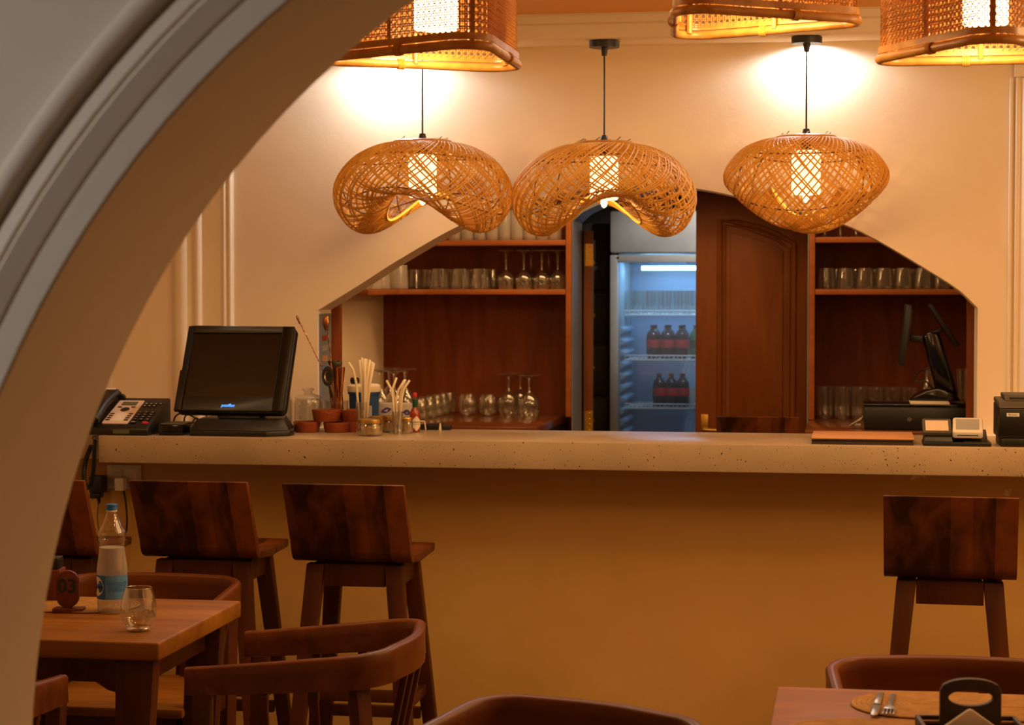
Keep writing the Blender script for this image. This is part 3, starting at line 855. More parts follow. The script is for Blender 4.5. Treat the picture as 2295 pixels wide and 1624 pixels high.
copy_thing(s0, (-2.488, 6.02, 0), math.radians(2), label='wooden bar stool mostly hidden by the plaster arch at the left')

def barrel_chair(label, x, y, rz, group='wooden barrel-back dining chairs'):
    """faces +y; U-shaped rail open to the front"""
    t = thing('dining_chair', label, 'chair', (x, y, 0), rz, group)
    hw, yf, yb, cr = 0.258, 0.235, -0.235, 0.095
    path, hs = [], []
    def zat(yy):
        return 0.664 + 0.048 * min(1, max(0, (yf - yy) / (yf - yb))) ** 1.1
    for k in range(9):
        path.append((hw - 0.012 * (1 - k / 8), yf + (yb + cr - yf) * k / 8))
    for k in range(1, 9):
        a = PI / 2 * k / 8
        path.append((hw - cr + cr * math.cos(a), yb + cr - cr * math.sin(a)))
    path += [(hw - cr - (2 * hw - 2 * cr) * k / 6, yb - 0.022 * math.sin(PI * k / 6)) for k in range(1, 6)]
    path += [(-a, b) for a, b in reversed(path[:17])]
    P3, S = [], []
    for a, b in path:
        z = zat(b)
        f = min(1, max(0, (yf - b) / 0.42))
        up, dn, th = 0.030, 0.034 + 0.014 * f, 0.0125 + 0.002 * f
        P3.append((a, b, z))
        S.append([(-th, -dn), (th, -dn), (th * 1.1, 0), (th, up - 0.006), (th - 0.006, up), (-th + 0.006, up), (-th, up - 0.006), (-th * 0.9, 0)])
    MB().sweep(P3, S).build('back_rail', M_RAIL, t, smooth=50)
    seat = [(-0.225, 0.24), (-0.215, -0.17), (-0.16, -0.225), (0.16, -0.225), (0.215, -0.17), (0.225, 0.24)]
    MB().prism(seat, 0.425, 0.452, 'xy').build('seat', M_TOP, t, bevel=0.008)
    for s in (-1, 1):
        MB().bar((s * 0.214, 0.205, 0), (s * 0.2455, 0.195, zat(0.195) - 0.033), 0.030, 0.034, 0.036, 0.044).build('leg', M_LEG, t, bevel=0.004)
        MB().bar((s * 0.205, -0.215, 0), (s * 0.232, -0.170, zat(-0.170) - 0.040), 0.034, 0.034, 0.044, 0.036, yaw=s * 0.6).build('leg', M_LEG, t, bevel=0.004)
        for yy in (0.05, -0.07):
            MB().bar((s * 0.214, yy, 0.450), (s * 0.2555, yy, zat(yy) - 0.042), 0.018, 0.022, 0.018, 0.022).build('spindle', M_LEG, t, bevel=0.003)
        MB().box2((s * 0.20, -0.17, 0.372), (s * 0.222, 0.19, 0.424)).build('side_apron', M_LEG, t, bevel=0.002)
    for xx in (-0.085, 0.0, 0.085):
        MB().bar((xx, -0.205, 0.450), (xx, -0.250, zat(-0.25) - 0.046), 0.020, 0.016).build('spindle', M_LEG, t, bevel=0.003)
    for yy in (-0.19, 0.20):
        MB().box2((-0.20, yy - 0.011, 0.372), (0.20, yy + 0.011, 0.424)).build('apron', M_LEG, t, bevel=0.002)
    return t
c0 = barrel_chair('wooden barrel-back chair facing left at the right side of the numbered table', -1.285, 4.680, math.radians(91))
copy_thing(c0, (-1.975, 5.310, 0), math.radians(181), label='wooden barrel-back chair behind the numbered table, under the bar stools')
copy_thing(c0, (-2.005, 4.063, 0), math.radians(1), label='wooden barrel-back chair whose arm end shows beside the foot of the arch')
copy_thing(c0, (-0.585, 3.735, 0), math.radians(156), label='wooden barrel-back chair whose dark inner back shows at the bottom middle')
copy_thing(c0, (0.228, 4.352, 0), math.radians(183.5), label='wooden barrel-back chair behind the right table with the napkin caddy')

def dining_table(label, x0, x1, y0, y1):
    cx, cy = (x0 + x1) / 2, (y0 + y1) / 2
    t = thing('dining_table', label, 'table', (cx, cy, 0), 0, 'square wooden dining tables')
    w, d = (x1 - x0) / 2, (y1 - y0) / 2
    MB().box2((-w, -d, 0.706), (w, d, 0.75)).build('tabletop', M_TOP, t, bevel=0.006, seg=3)
    for sx in (-1, 1):
        for sy in (-1, 1):
            MB().bar((sx * (w - 0.075), sy * (d - 0.065), 0.7055), (sx * (w - 0.105), sy * (d - 0.065), 0), 0.095, 0.050, 0.060, 0.042).build('leg', M_LEG, t, bevel=0.004)
        br = [(sx * (w - 0.20), 0.69)] if False else None
        MB().box2((sx * (w - 0.09), -d + 0.10, 0.635), (sx * (w - 0.066), d - 0.10, 0.7055)).build('side_apron', M_LEG, t, bevel=0.002)
        MB().prism([(sx * (w - 0.125), 0.7055), (sx * (w - 0.125), 0.62), (sx * (w - 0.145), 0.625), (sx * (w - 0.22), 0.67), (sx * (w - 0.23), 0.7055)], -d + 0.05, -d + 0.075).build('bracket', M_LEG, t, bevel=0.002)
    for sy in (-1, 1):
        MB().box2((-w + 0.15, sy * (d - 0.077) - 0.011, 0.640), (w - 0.15, sy * (d - 0.077) + 0.011, 0.7055)).build('apron', M_LEG, t, bevel=0.002)
    return t
T1X0, T1X1, T1Y0, T1Y1 = -2.26, -1.578, 4.424, 5.060
T2X0, T2X1, T2Y0, T2Y1 = -0.148, 0.62, 3.46, 4.158
dining_table('wooden dining table with the 03 sign, the bottle and the empty glass', T1X0, T1X1, T1Y0, T1Y1)
dining_table('wooden dining table in the bottom right corner under the napkin caddy', T2X0, T2X1, T2Y0, T2Y1)

# ------------------------------------------------------------------ things on the tables
ZT = 0.75
def placemat(label, cx, cy, hx, hy, rz=0.0):
    t = thing('placemat', label, 'placemat', (cx, cy, ZT), rz, 'woven oval placemats')
    m = MB(); r = 0.0042
    for k in range(18):
        q = hy - 0.005 - k * 0.0098
        if q < 0.002: break
        L = hx - hy
        pts = [(L + q * math.cos(a), q * math.sin(a), r * 1.16) for a in [-PI / 2 + PI * j / 14 for j in range(15)]]
        pts += [(-L - q * math.cos(a), -q * math.sin(a), r * 1.16) for a in [-PI / 2 + PI * j / 14 for j in range(15)]]
        m.tube(pts, r * 1.15, 6, closed=True, M=Matrix.Scale(0.6, 4, (0, 0, 1)))
    stuff(m.build('coiled_straw', M_WICKER, t, smooth=60))
    return t
placemat('coiled straw placemat at the front of the right table', 0.200, 3.700, 0.330, 0.150)
placemat('coiled straw placemat under the knife and fork on the right table', 0.232, 4.000, 0.230, 0.120)
placemat('coiled straw placemat behind the bottle on the numbered table', -1.985, 4.905, 0.180, 0.118)

def along(px0, py0, px1, py1, z):
    a, b = onZ(px0, py0, z), onZ(px1, py1, z)
    return a, math.atan2(-(b.x - a.x), b.y - a.y), (b - a).length
# knife: the blade points towards the camera
zc = ZT + 0.0105
a, rz, L = along(1957, 1603, 1972, 1556, zc)
t = thing('table_knife', 'steel table knife lying left of the fork on the straw placemat', 'knife', (a.x, a.y, zc), rz)
MB().prism([(-0.006, 0.004), (0.0, 0.0), (0.007, 0.006), (0.009, 0.03), (0.009, 0.10), (-0.007, 0.10)], -0.0012, 0.0012, 'xy').build('blade', M_STEEL, t, bevel=0.0005)
MB().box((0.001, 0.155, 0), (0.014, 0.11, 0.007)).build('handle', M_STEEL, t, bevel=0.002)
a, rz, L = along(1990, 1600, 2001, 1560, zc)
t = thing('table_fork', 'steel fork with four tines beside the knife on the straw placemat', 'fork', (a.x, a.y, zc), rz)
for k in range(4):
    MB().box2((-0.0112 + k * 0.0065, 0.0, -0.001), (-0.0082 + k * 0.0065, 0.048, 0.001)).build('tine', M_STEEL, t, bevel=0.0006)
MB().prism([(-0.0115, 0.0475), (0.0115, 0.0475), (0.010, 0.07), (0.004, 0.085), (0.006, 0.19), (-0.006, 0.19), (-0.004, 0.085), (-0.010, 0.07)], -0.0012, 0.0012, 'xy').build('handle', M_STEEL, t, bevel=0.0005)
# caddy
cp = onZ(2178, 1650, ZT + 0.012)
cadz = ZT + 0.0095
t = thing('condiment_caddy', 'dark wooden table caddy with an arched handle on the right table', 'caddy', (cp.x, cp.y, cadz), math.radians(6))
MB().box2((-0.092, -0.045, 0), (0.092, 0.075, 0.006)).build('base', M_MENU, t, bevel=0.002)
for nm, a, b in (('rim_rail', (-0.092, 0.067, 0.0062), (0.092, 0.075, 0.026)), ('rim_rail', (-0.092, -0.045, 0.0062), (0.092, -0.037, 0.026)), ('rim_rail', (-0.092, -0.0367, 0.0062), (-0.084, 0.0667, 0.026)), ('rim_rail', (0.084, -0.0367, 0.0062), (0.092, 0.0667, 0.026))):
    MB().box2(a, b).build(nm, M_MENU, t, bevel=0.0015)
MB().box2((-0.083, 0.044, 0.016), (0.083, 0.049, 0.021)).build('cross_rail', M_WICKER, t)
hp = MB(); HZ = 0.070
outer = [(-0.055, 0.0065), (0.055, 0.0065), (0.055, 0.083)] + [(0.055 * math.cos(PI * k / 12), 0.085 + 0.020 * math.sin(PI * k / 12)) for k in range(1, 12)] + [(-0.055, 0.083)]
N = 28
inner = [(0.040 * math.cos(2 * PI * k / N), HZ + 0.0145 * math.sin(2 * PI * k / N)) for k in range(N)]
# plate with an oval hole: ring between the hole and the outline, sampled by angle
def ray_out(k):
    a = 2 * PI * k / N; dx, dz = math.cos(a), math.sin(a); best = 9
    for i in range(len(outer)):
        (x1, z1), (x2, z2) = outer[i], outer[(i + 1) % len(outer)]
        ex, ez = x2 - x1, z2 - z1; det = dx * -ez + ex * dz
        if abs(det) < 1e-12: continue
        qx, qz = x1, z1 - HZ
        s_ = (qx * -ez + ex * qz) / det; u_ = (dx * qz - dz * qx) / det
        if s_ > 0 and -1e-6 <= u_ <= 1 + 1e-6: best = min(best, s_)
    return (dx * best, HZ + dz * best)
outp = [ray_out(k) for k in range(N)]
vs = [(x, y, z) for y in (-0.007, 0.007) for (x, z) in inner] + [(x, y, z) for y in (-0.007, 0.007) for (x, z) in outp]
fs = []
for k in range(N):
    j = (k + 1) % N
    fs += [(k, j, 2 * N + j, 2 * N + k), (N + k, 3 * N + k, 3 * N + j, N + j), (k, N + k, N + j, j), (2 * N + k, 2 * N + j, 3 * N + j, 3 * N + k)]
hp.add(vs, fs, Matrix.Translation((0, 0.02, 0)))
hp.build('handle_plate', M_MENU, t, bevel=0.0015)
np_ = onZ(2168, 1660, ZT + 0.02)
t = thing('paper_napkin', 'folded white paper napkin standing as a triangle in the caddy', 'napkin', (cp.x - 0.004, cp.y - 0.012, cadz + 0.0065), math.radians(6))
MB().prism([(-0.070, 0), (0.070, 0), (0.006, 0.046), (0.0, 0.049), (-0.006, 0.046)], -0.006, 0.006).build('outer_fold', M_NAPKIN, t, bevel=0.002)
MB().prism([(-0.060, 0), (0.060, 0), (0.0, 0.040)], 0.0065, 0.010).build('inner_fold', M_NAPKIN, t, bevel=0.002)

# number sign
p = onZ(152, 1372, ZT)
t = thing('table_number_sign', 'oval wooden table sign with the number 03 on a small wooden foot', 'sign', (p.x, p.y, ZT), math.radians(9))
MB().box2((-0.036, -0.016, 0), (0.040, 0.026, 0.012)).build('foot', M_SIGNW, t, bevel=0.0015)
W2, ZA, ZB = 0.0285, 0.012, 0.107
ov = [(W2 * math.cos(a), ZA + W2 + W2 * math.sin(a)) for a in [PI + PI * k / 12 for k in range(13)]] + [(W2 * math.cos(a), ZB - W2 + W2 * math.sin(a)) for a in [PI * k / 12 for k in range(13)]]
ov = [(x, max(z, ZA)) for x, z in ov]
MB().prism(ov, -0.005, 0.011).build('plaque', M_SIGNW, t, bevel=0.001)
lettering('number', '03', 0.050, M_GREENINK, t, Matrix.Translation((0, -0.0052, 0.0665)) @ Matrix.Rotation(PI / 2, 4, 'X'), bold=0.0011)
p = onZ(112, 1345, ZT)
t = thing('wooden_holder', 'small wooden holder with a dark top behind the 03 sign', 'holder', (p.x, p.y, ZT), math.radians(9))
MB().box2((-0.035, -0.035, 0), (0.035, 0.035, 0.085)).build('body', M_SIGNW, t, bevel=0.003)
MB().box2((-0.030, -0.030, 0.0852), (0.030, 0.030, 0.115)).build('dark_top', M_BLACK, t, bevel=0.004)
d_ = math.radians
# water bottle
p = onZ(252, 1372, ZT)
sc = p.y / math.cos(YAW) / FPX
t = thing('water_bottle', 'clear plastic water bottle with a blue cap and blue label', 'bottle', (p.x, p.y, ZT), d_(21))
MB().lathe([(0.0, 0.004), (0.024, 0.0), (0.033, 0.002), (0.0375, 0.010), (0.038, 0.040), (0.0376, 0.098), (0.0385, 0.106), (0.0375, 0.118), (0.034, 0.142), (0.0318, 0.158), (0.0312, 0.167)], 40).build('cold_body', M_WATER, t, smooth=60)
up = [(0.0312, 0.1672), (0.0318, 0.176), (0.0335, 0.184), (0.0345, 0.1865), (0.0340, 0.190), (0.0352, 0.196), (0.0356, 0.202), (0.0345, 0.207), (0.028, 0.217), (0.022, 0.229), (0.0165, 0.243), (0.0135, 0.252), (0.0130, 0.256)]
sh = MB(); nn = 40
vs, fs = [], []
for r, z in up:
    for k in range(nn):
        a = 2 * PI * k / nn
        q = r * (1 + (0.022 * math.cos(10 * a) if 0.206 < z < 0.25 else 0))
        vs.append((q * math.cos(a), q * math.sin(a), z))
for i in range(len(up) - 1):
    for k in range(nn):
        fs.append((i * nn + k, i * nn + (k + 1) % nn, (i + 1) * nn + (k + 1) % nn, (i + 1) * nn + k))
sh.add(vs, fs).build('clear_shoulder', M_PET, t, smooth=60)
MB().lathe([(0.0, 0.1655), (0.0306, 0.1655), (0.0306, 0.1664), (0.0, 0.1664)], 32).build('water_surface', M_WATER, t)
MB().lathe([(0.0130, 0.2562), (0.0138, 0.2575), (0.0138, 0.2605), (0.0130, 0.2615)], 24).build('neck_ring', M_WHITEP, t)
cpm = MB().lathe([(0.0, 0.276), (0.0135, 0.276), (0.0148, 0.2745), (0.0148, 0.264), (0.0152, 0.2632), (0.0150, 0.2616), (0.0125, 0.2616)], 40)
cpm.build('cap', M_CAPB, t, smooth=40)
def sleeve(name, mat, r, z0, z1, a0, a1, par, n=20):
    m = MB(); vs, fs = [], []
    for k in range(n + 1):
        a = a0 + (a1 - a0) * k / n
        for z in (z0, z1):
            vs.append((r * math.sin(a), -r * math.cos(a), z))
    for k in range(n):
        fs.append((2 * k, 2 * k + 2, 2 * k + 3, 2 * k + 1))
    return m.add(vs, fs).build(name, mat, par, smooth=60, merge=False)
sleeve('label', M_LABELB, 0.0386, 0.038, 0.098, d_(-150), d_(-27), t)
sleeve('label_text_panel', M_LABELP, 0.0386, 0.038, 0.098, d_(-27), d_(80), t)
sleeve('label_rest', M_LABELB, 0.0386, 0.038, 0.098, d_(80), d_(210), t)
def disc_on(name, mat, r, ang, z, rad, par):
    m = MB(); vs = [(r * math.sin(ang), -r * math.cos(ang), z)]; fs = []
    for k in range(28):
        a = 2 * PI * k / 28; b = ang + rad * 1.02 * math.cos(a) / r
        vs.append((r * math.sin(b), -r * math.cos(b), z + rad * 1.08 * math.sin(a)))
    for k in range(28):
        fs.append((0, 1 + k, 1 + (k + 1) % 28))
    return m.add(vs, fs).build(name, mat, par, smooth=60, merge=False)
disc_on('label_disc', M_WHITEP, 0.0390, d_(-68), 0.070, 0.0225, t)
lettering('lettering', 'Kinley', 0.0185, M_INK, t, Matrix.Rotation(d_(-70), 4, 'Z') @ Matrix.Translation((0, 0, 0.070)), depth=0.0002, bend=0.0393, bold=0.0)
lettering('small_print', '\n'.join(['packaged drinking water for daily use', 'best before six months from date', 'store in a cool and clean place', 'net contents one litre of water', 'crush the bottle after use please', 'do not refill keep away from sun']), 0.0042, M_LABELB, t, Matrix.Rotation(d_(24), 4, 'Z') @ Matrix.Translation((0, 0, 0.070)), depth=0.0001, bend=0.0389)
# stemless glass
p = onZ(311, 1413, ZT)
t = thing('stemless_glass', 'empty round stemless glass in front of the water bottle', 'glass', (p.x, p.y, ZT), 0)
prof = [(0.029, 0.010), (0.036, 0.018), (0.0415, 0.032), (0.0435, 0.048), (0.042, 0.066), (0.038, 0.084), (0.0335, 0.099), (0.0325, 0.104)]
MB().lathe(prof, 40).build('bowl', M_GLASS, t, smooth=60)
MB().lathe([(r - 0.0018, z) for r, z in prof], 40).build('inner_wall', M_GLASS, t, smooth=60)
MB().lathe([(0, 0.0), (0.026, 0.0), (0.029, 0.003), (0.0285, 0.0095), (0.024, 0.012), (0.0, 0.0105)], 36).build('base', M_GLASSR, t, smooth=60)
MB().tube([(0.0317 * math.cos(2 * PI * k / 40), 0.0317 * math.sin(2 * PI * k / 40), 0.1042) for k in range(40)], 0.0011, 6, closed=True).build('rim', M_GLASSR, t, smooth=60)

# ================================================================== ON THE COUNTER
ZK = ZCT + 0.0005
RX = lambda a: Matrix.Rotation(a, 4, 'X')
TR = lambda x, y, z: Matrix.Translation((x, y, z))
FRONT = RX(PI / 2)                      # turns a print from the xy plane to face the camera (-y)

# ---- till with a tilted touch screen
p = onZ(515, 978, ZCT)
t = thing('till_terminal', 'black till with a large tilted dark touch screen on the counter', 'till', (p.x, YF + 0.03, ZK), math.radians(-1.5))
b = MB()
fr = [(-0.140, 0.0), (0.125, 0.0), (0.190, 0.055), (0.190, 0.10), (0.150, 0.235), (-0.130, 0.235), (-0.155, 0.10)]
b.prism(fr, 0.0, 0.018, 'xy')
lo = [(-0.140, 0.002, 0.0185), (0.122, 0.002, 0.0185), (0.187, 0.056, 0.0185), (0.150, 0.232, 0.0185), (-0.130, 0.232, 0.0185), (-0.155, 0.10, 0.0185)]
hi = [(-0.128, 0.030, 0.052), (0.104, 0.030, 0.052), (0.158, 0.085, 0.056), (0.130, 0.205, 0.060), (-0.110, 0.205, 0.060), (-0.138, 0.11, 0.054)]
b.add(lo + hi, [(0, 1, 7, 6), (1, 2, 8, 7), (2, 3, 9, 8), (3, 4, 10, 9), (4, 5, 11, 10), (5, 0, 6, 11), (6, 7, 8, 9, 10, 11), (5, 4, 3, 2, 1, 0)])
b.build('base', M_BLACK, t, bevel=0.004)
MB().hexa([(-0.075, 0.085, 0.055), (0.075, 0.085, 0.055), (0.065, 0.18, 0.055), (-0.065, 0.18, 0.055)], [(-0.085, 0.150, 0.15), (0.085, 0.150, 0.15), (0.075, 0.21, 0.15), (-0.075, 0.21, 0.15)]).build('neck', M_BLACK, t, bevel=0.004)
TILT = math.radians(26)
HM = TR(-0.026, 0.062, 0.078) @ RX(-TILT)      # local: x right, z up the screen, y away
w, hh = 0.192, 0.318
hd = MB()
def rrect(x0, z0, x1, z1, r, n=5):
    out = []
    for cx, cz, a0 in ((x1 - r, z0 + r, -PI / 2), (x1 - r, z1 - r, 0), (x0 + r, z1 - r, PI / 2), (x0 + r, z0 + r, PI)):
        out += [(cx + r * math.cos(a0 + PI / 2 * k / n), cz + r * math.sin(a0 + PI / 2 * k / n)) for k in range(n + 1)]
    return out
hd.prism(rrect(-w, 0, w, hh, 0.020), 0.010, 0.040, M=HM)
# raised bezel
sx0, sz0, sx1, sz1 = -0.166, 0.056, 0.148, 0.288
for q in ((-w + 0.004, 0.004, sx0, hh - 0.004), (sx1, 0.004, w - 0.004, hh - 0.004), (sx0, 0.004, sx1, sz0), (sx0, sz1, sx1, hh - 0.004)):
    hd.box2((q[0], 0.0, q[1]), (q[2], 0.012, q[3]), HM)
hd.build('monitor', M_BLACK, t, bevel=0.003)
MB().box2((sx0, 0.007, sz0), (sx1, 0.0105, sz1), HM).build('screen', M_SCREEN, t)
MB().box2((-w + 0.02, 0.041, 0.03), (w - 0.04, 0.075, hh - 0.04), HM).build('rear_housing', M_BLACK, t, bevel=0.006)
MB().box2((-w - 0.020, 0.045, 0.02), (-w + 0.019, 0.062, 0.17), HM).build('card_reader', M_BLACK, t, bevel=0.003)
lettering('logo', 'posiflex', 0.0150, M_LEDB, t, HM @ TR(-0.005, -0.0004, 0.022) @ FRONT, depth=0.0004, italic=0.25)
# cables and box behind the phone
p = onZ(398, 972, ZCT)
t = thing('black_box', 'low black box beside the till base, behind the phone', 'box', (p.x + 0.014, YF + 0.085, ZK), 0)
MB().box2((-0.055, -0.045, 0), (0.030, 0.10, 0.034)).build('case', M_BLACKG, t, bevel=0.004)
MB().box2((-0.05, -0.04, 0.0345), (0.026, 0.09, 0.0385)).build('lid', M_GREYP, t, bevel=0.001)
cb = MB(); Yc = 6.62
for pts in (((388, 958), (390, 935), (405, 925), (430, 924), (455, 930)), ((412, 958), (412, 935), (420, 930), (440, 943), (452, 955)), ((425, 958), (436, 938), (448, 946), (440, 958), (428, 950)), ((452, 955), (460, 935), (466, 915))):
    cb.tube(smoothpath([onY(a, b_, Yc) + Vector((0, 0.01 * k, 0)) for k, (a, b_) in enumerate(pts)], 6), 0.0032, 6)
o = cb.build('cable_tangle', M_BLACK, None); tag(o, 'tangle of black cables on the counter behind the till', 'cables', kind='stuff')

# ---- desk phone
p = onZ(297, 974, ZCT)
t = thing('desk_phone', 'black desk phone with a pale front panel at the left end of the counter', 'phone', (p.x - 0.034, YF + 0.018, ZK), math.radians(-1))
PA = math.atan2(0.082, 0.205)
prf = [(0.0, 0.0), (0.0, 0.022), (0.01, 0.030), (0.205, 0.112), (0.222, 0.112), (0.222, 0.0)]
MB().prism(prf, -0.118, 0.100, 'yz').build('body', M_BLACK, t, bevel=0.005)
PM = TR(0, 0.012, 0.0318) @ RX(PA)        # lies on the sloped top: x right, y up the slope
MB().prism(rrect(-0.070, 0.010, 0.020, 0.190, 0.006), 0.0, 0.003, 'xy', PM).build('front_panel', M_PANELW, t)
MB().box2((-0.052, 0.150, 0.003), (0.002, 0.178, 0.0042), PM).build('display', M_LCD, t)
MB().lathe([(0.0, 0.0034), (0.006, 0.0042), (0.007, 0.0032), (0.0155, 0.0042), (0.016, 0.003)], 24, M=PM @ TR(-0.026, 0.118, 0)).build('navigation_key', M_BLACK, t)
for x_, y_ in [(-0.050, 0.135), (-0.002, 0.135)] + [(a, 0.035 + 0.016 * k) for a in (-0.058, 0.008) for k in range(4)]:
    MB().box((x_, y_, 0.0042), (0.014, 0.005, 0.0026), PM).build('soft_key', M_BLACK, t)
MB().box2((-0.044, 0.028, 0.003), (-0.006, 0.090, 0.0036), PM).build('paper_card', M_PAPER, t)
dig = ['1', '2', '3', '4', '5', '6', '7', '8', '9', '*', '0', '#']
for r in range(4):
    for c in range(3):
        x_, y_ = 0.036 + 0.022 * c, 0.098 - 0.018 * r
        k_ = MB().box((x_, y_, 0.0015), (0.017, 0.0115, 0.005), PM).build('number_key', M_BLACKG, t, bevel=0.001)
        lettering('digit', dig[r * 3 + c], 0.0085, M_WHITEP, k_, PM @ TR(x_, y_, 0.0042), depth=0.0002)
for r in range(2):
    for c in range(4 - r):
        x_, y_ = 0.034 + 0.017 * c, 0.165 - 0.017 * r
        k_ = MB().box((x_, y_, 0.0015), (0.011, 0.009, 0.005), PM).build('function_key', M_BLACKG, t, bevel=0.001)
        MB().lathe([(0, 0.0006), (0.0025, 0.0005), (0.003, 0)], 8, M=PM @ TR(x_, y_, 0.004)).build('key_mark', M_WHITEP, k_)
MB().box((0.038, 0.022, 0.0015), (0.018, 0.013, 0.005), PM).build('call_key', M_BLACKG, t, bevel=0.001)
MB().tube([PM @ Vector((0.032 + 0.004 * k, 0.020 + 0.004 * math.sin(PI * k / 3), 0.0045)) for k in range(4)], 0.0012, 5).build('call_mark', M_WHITEP, t)
MB().lathe([(0, 0.004), (0.010, 0.004), (0.011, 0.0)], 20, M=PM @ TR(0.080, 0.020, 0) @ Matrix.Scale(0.75, 4, (0, 1, 0))).build('red_key', M_RED, t)
MB().box2((-0.022, -0.0012, 0.006), (0.036, -0.0001, 0.020)).build('sticker', M_LCD, t)
hs = MB()
sec = [(-0.024, -0.012), (0.024, -0.012), (0.026, 0.002), (0.018, 0.012), (-0.018, 0.012), (-0.026, 0.002)]
hp_ = smoothpath([(0, -0.008, 0.022), (0, 0.03, 0.022), (0, 0.10, 0.030), (0, 0.17, 0.026), (0, 0.215, 0.020)], 5)
vs, fs = [], []
for i, q in enumerate(hp_):
    s_ = 1.0 + 0.22 * abs(2 * i / (len(hp_) - 1) - 1) ** 2
    for a, b_ in sec: vs.append((q.x + a * s_, q.y, q.z + b_ * s_))
for i in range(len(hp_) - 1):
    for k in range(6): fs.append((i * 6 + k, i * 6 + (k + 1) % 6, (i + 1) * 6 + (k + 1) % 6, (i + 1) * 6 + k))
fs += [tuple(range(5, -1, -1)), tuple((len(hp_) - 1) * 6 + k for k in range(6))]
hs.add(vs, fs, PM @ TR(-0.102, 0, 0)).build('handset', M_BLACK, t, bevel=0.003)
MB().prism(rrect(-0.122, 0.196, -0.083, 0.206, 0.003), 0.0405, 0.0413, 'xy', PM).build('handset_badge', M_WHITEP, t)
MB().cyl(PM @ Vector((-0.068, 0.200, 0.006)), PM @ Vector((-0.068, 0.212, 0.006)), 0.012, 12).build('cradle_tab', M_BLACK, t)

# coiled cord hanging in front of the slab
def coil(path, rc, rw, turns, sides=5):
    P = smoothpath(path, 16); n = turns * 9; out = []
    cum = [0.0]
    for i in range(len(P) - 1): cum.append(cum[-1] + (P[i + 1] - P[i]).length)
    for k in range(n + 1):
        d = cum[-1] * k / n; i = 0
        while i < len(P) - 2 and cum[i + 1] < d: i += 1
        f = (d - cum[i]) / max(1e-9, cum[i + 1] - cum[i]); c = P[i].lerp(P[i + 1], f); tg = (P[i + 1] - P[i]).normalized()
        u = tg.cross(Vector((0, 1, 0)))
        u = u.normalized() if u.length > 1e-3 else Vector((1, 0, 0)); v = tg.cross(u)
        a = 2 * PI * turns * k / n
        out.append(c + u * rc * math.cos(a) + v * rc * math.sin(a))
    return out
Yk = YF - 0.016
cpth = [onY(a, b_, Yk) for a, b_ in ((214, 986), (213, 1010), (212, 1045), (209, 1075), (202, 1090), (194, 1088), (190, 1060), (189, 1030), (192, 1000))]
cpth = [Vector((q.x, q.y - 0.012 * math.sin(PI * i / 8) + (0.05 if i == 8 else 0.02 if i == 7 else 0), q.z)) for i, q in enumerate(cpth)]
o = MB().tube(coil(cpth, 0.0062, 0.0022, 64), 0.0023, 5).build('coiled_cord', M_BLACK, None, smooth=60)
tag(o, 'black coiled phone cord looping down over the counter edge', 'cord')
a_ = onY(214, 981, YF - 0.004)
o = MB().tube([a_ + Vector((0.008 * math.cos(2 * PI * k / 18), -0.006, 0.006 * math.sin(2 * PI * k / 18))) for k in range(18)], 0.0018, 6, closed=True).build('cord_ring', M_BLACK)
tag(o, 'small black ring of phone cord at the top of the counter edge', 'cord')

# wall sockets under the counter
wx0, wx1 = X(240, YLOW), X(316, YLOW)
def socket(label, x0, x1, z0, z1):
    t = thing('wall_socket', label, 'socket', ((x0 + x1) / 2, YLOW, z0), 0)
    w = (x1 - x0) / 2
    MB().box2((-w, -0.010, 0), (w, -0.0005, z1 - z0)).build('plate', M_WHITEP, t, bevel=0.002)
    for k in range(2):
        c = -w / 2 + w * k
        MB().box2((c - w * 0.40, -0.014, (z1 - z0) * 0.12), (c + w * 0.40, -0.0102, (z1 - z0) * 0.88)).build('module', M_WHITEP, t, bevel=0.0015)
        MB().box2((c + w * 0.12, -0.018, (z1 - z0) * 0.30), (c + w * 0.30, -0.0142, (z1 - z0) * 0.70)).build('switch', M_WHITEP, t, bevel=0.001)
    return t
zs1, zs0 = Z(1041, YLOW, 280), Z(1094, YLOW, 280)
socket('white wall socket plate under the counter holding the two plugs', wx0, wx1, zs0, zs1)
zp1, zp0 = Z(1062, YLOW, 228), Z(1112, YLOW, 228)
xp = X(228, YLOW)
t = thing('black_plug', 'black mains adapter plugged in under the counter end', 'plug', (xp, YLOW - 0.0205, zp0), 0)
MB().box2((-0.022, -0.055, 0.018), (0.026, 0.0, zp1 - zp0)).build('plug_body', M_BLACK, t, bevel=0.006)
MB().box2((-0.020, -0.052, 0.0), (0.016, -0.012, 0.0178)).build('plug_foot', M_BLACK, t, bevel=0.003)
MB().tube([(0.004, -0.03, 0.0), (0.006, -0.03, -0.012), (0.004, -0.03, -0.02)], [0.007, 0.006, 0.003], 8).build('strain_relief', M_BLACK, t)
MB().tube(smoothpath([(0.004, -0.03, -0.02), (0.0, -0.03, -0.05), (0.0, -0.028, -0.09), (0.012, -0.028, -0.15), (0.02, -0.026, -0.25), (0.0, -0.02, -0.5)], 6), 0.0016, 6).build('lead', M_BLACK, t)
xw = X(278, YLOW)
t = thing('white_plug', 'white mains plug beside the black adapter under the counter', 'plug', (xw, YLOW - 0.0205, zs0 - 0.004), 0)
MB().box2((-0.017, -0.040, 0), (0.017, 0, 0.046)).build('plug_body', M_WHITEP, t, bevel=0.006)
MB().tube(smoothpath([(0.010, -0.02, 0.002), (0.016, -0.02, -0.03), (0.021, -0.02, -0.08), (0.020, -0.02, -0.13), (0.010, -0.02, -0.18), (0.0, -0.02, -0.4)], 6), 0.0036, 8).build('lead', M_BLACK, t)

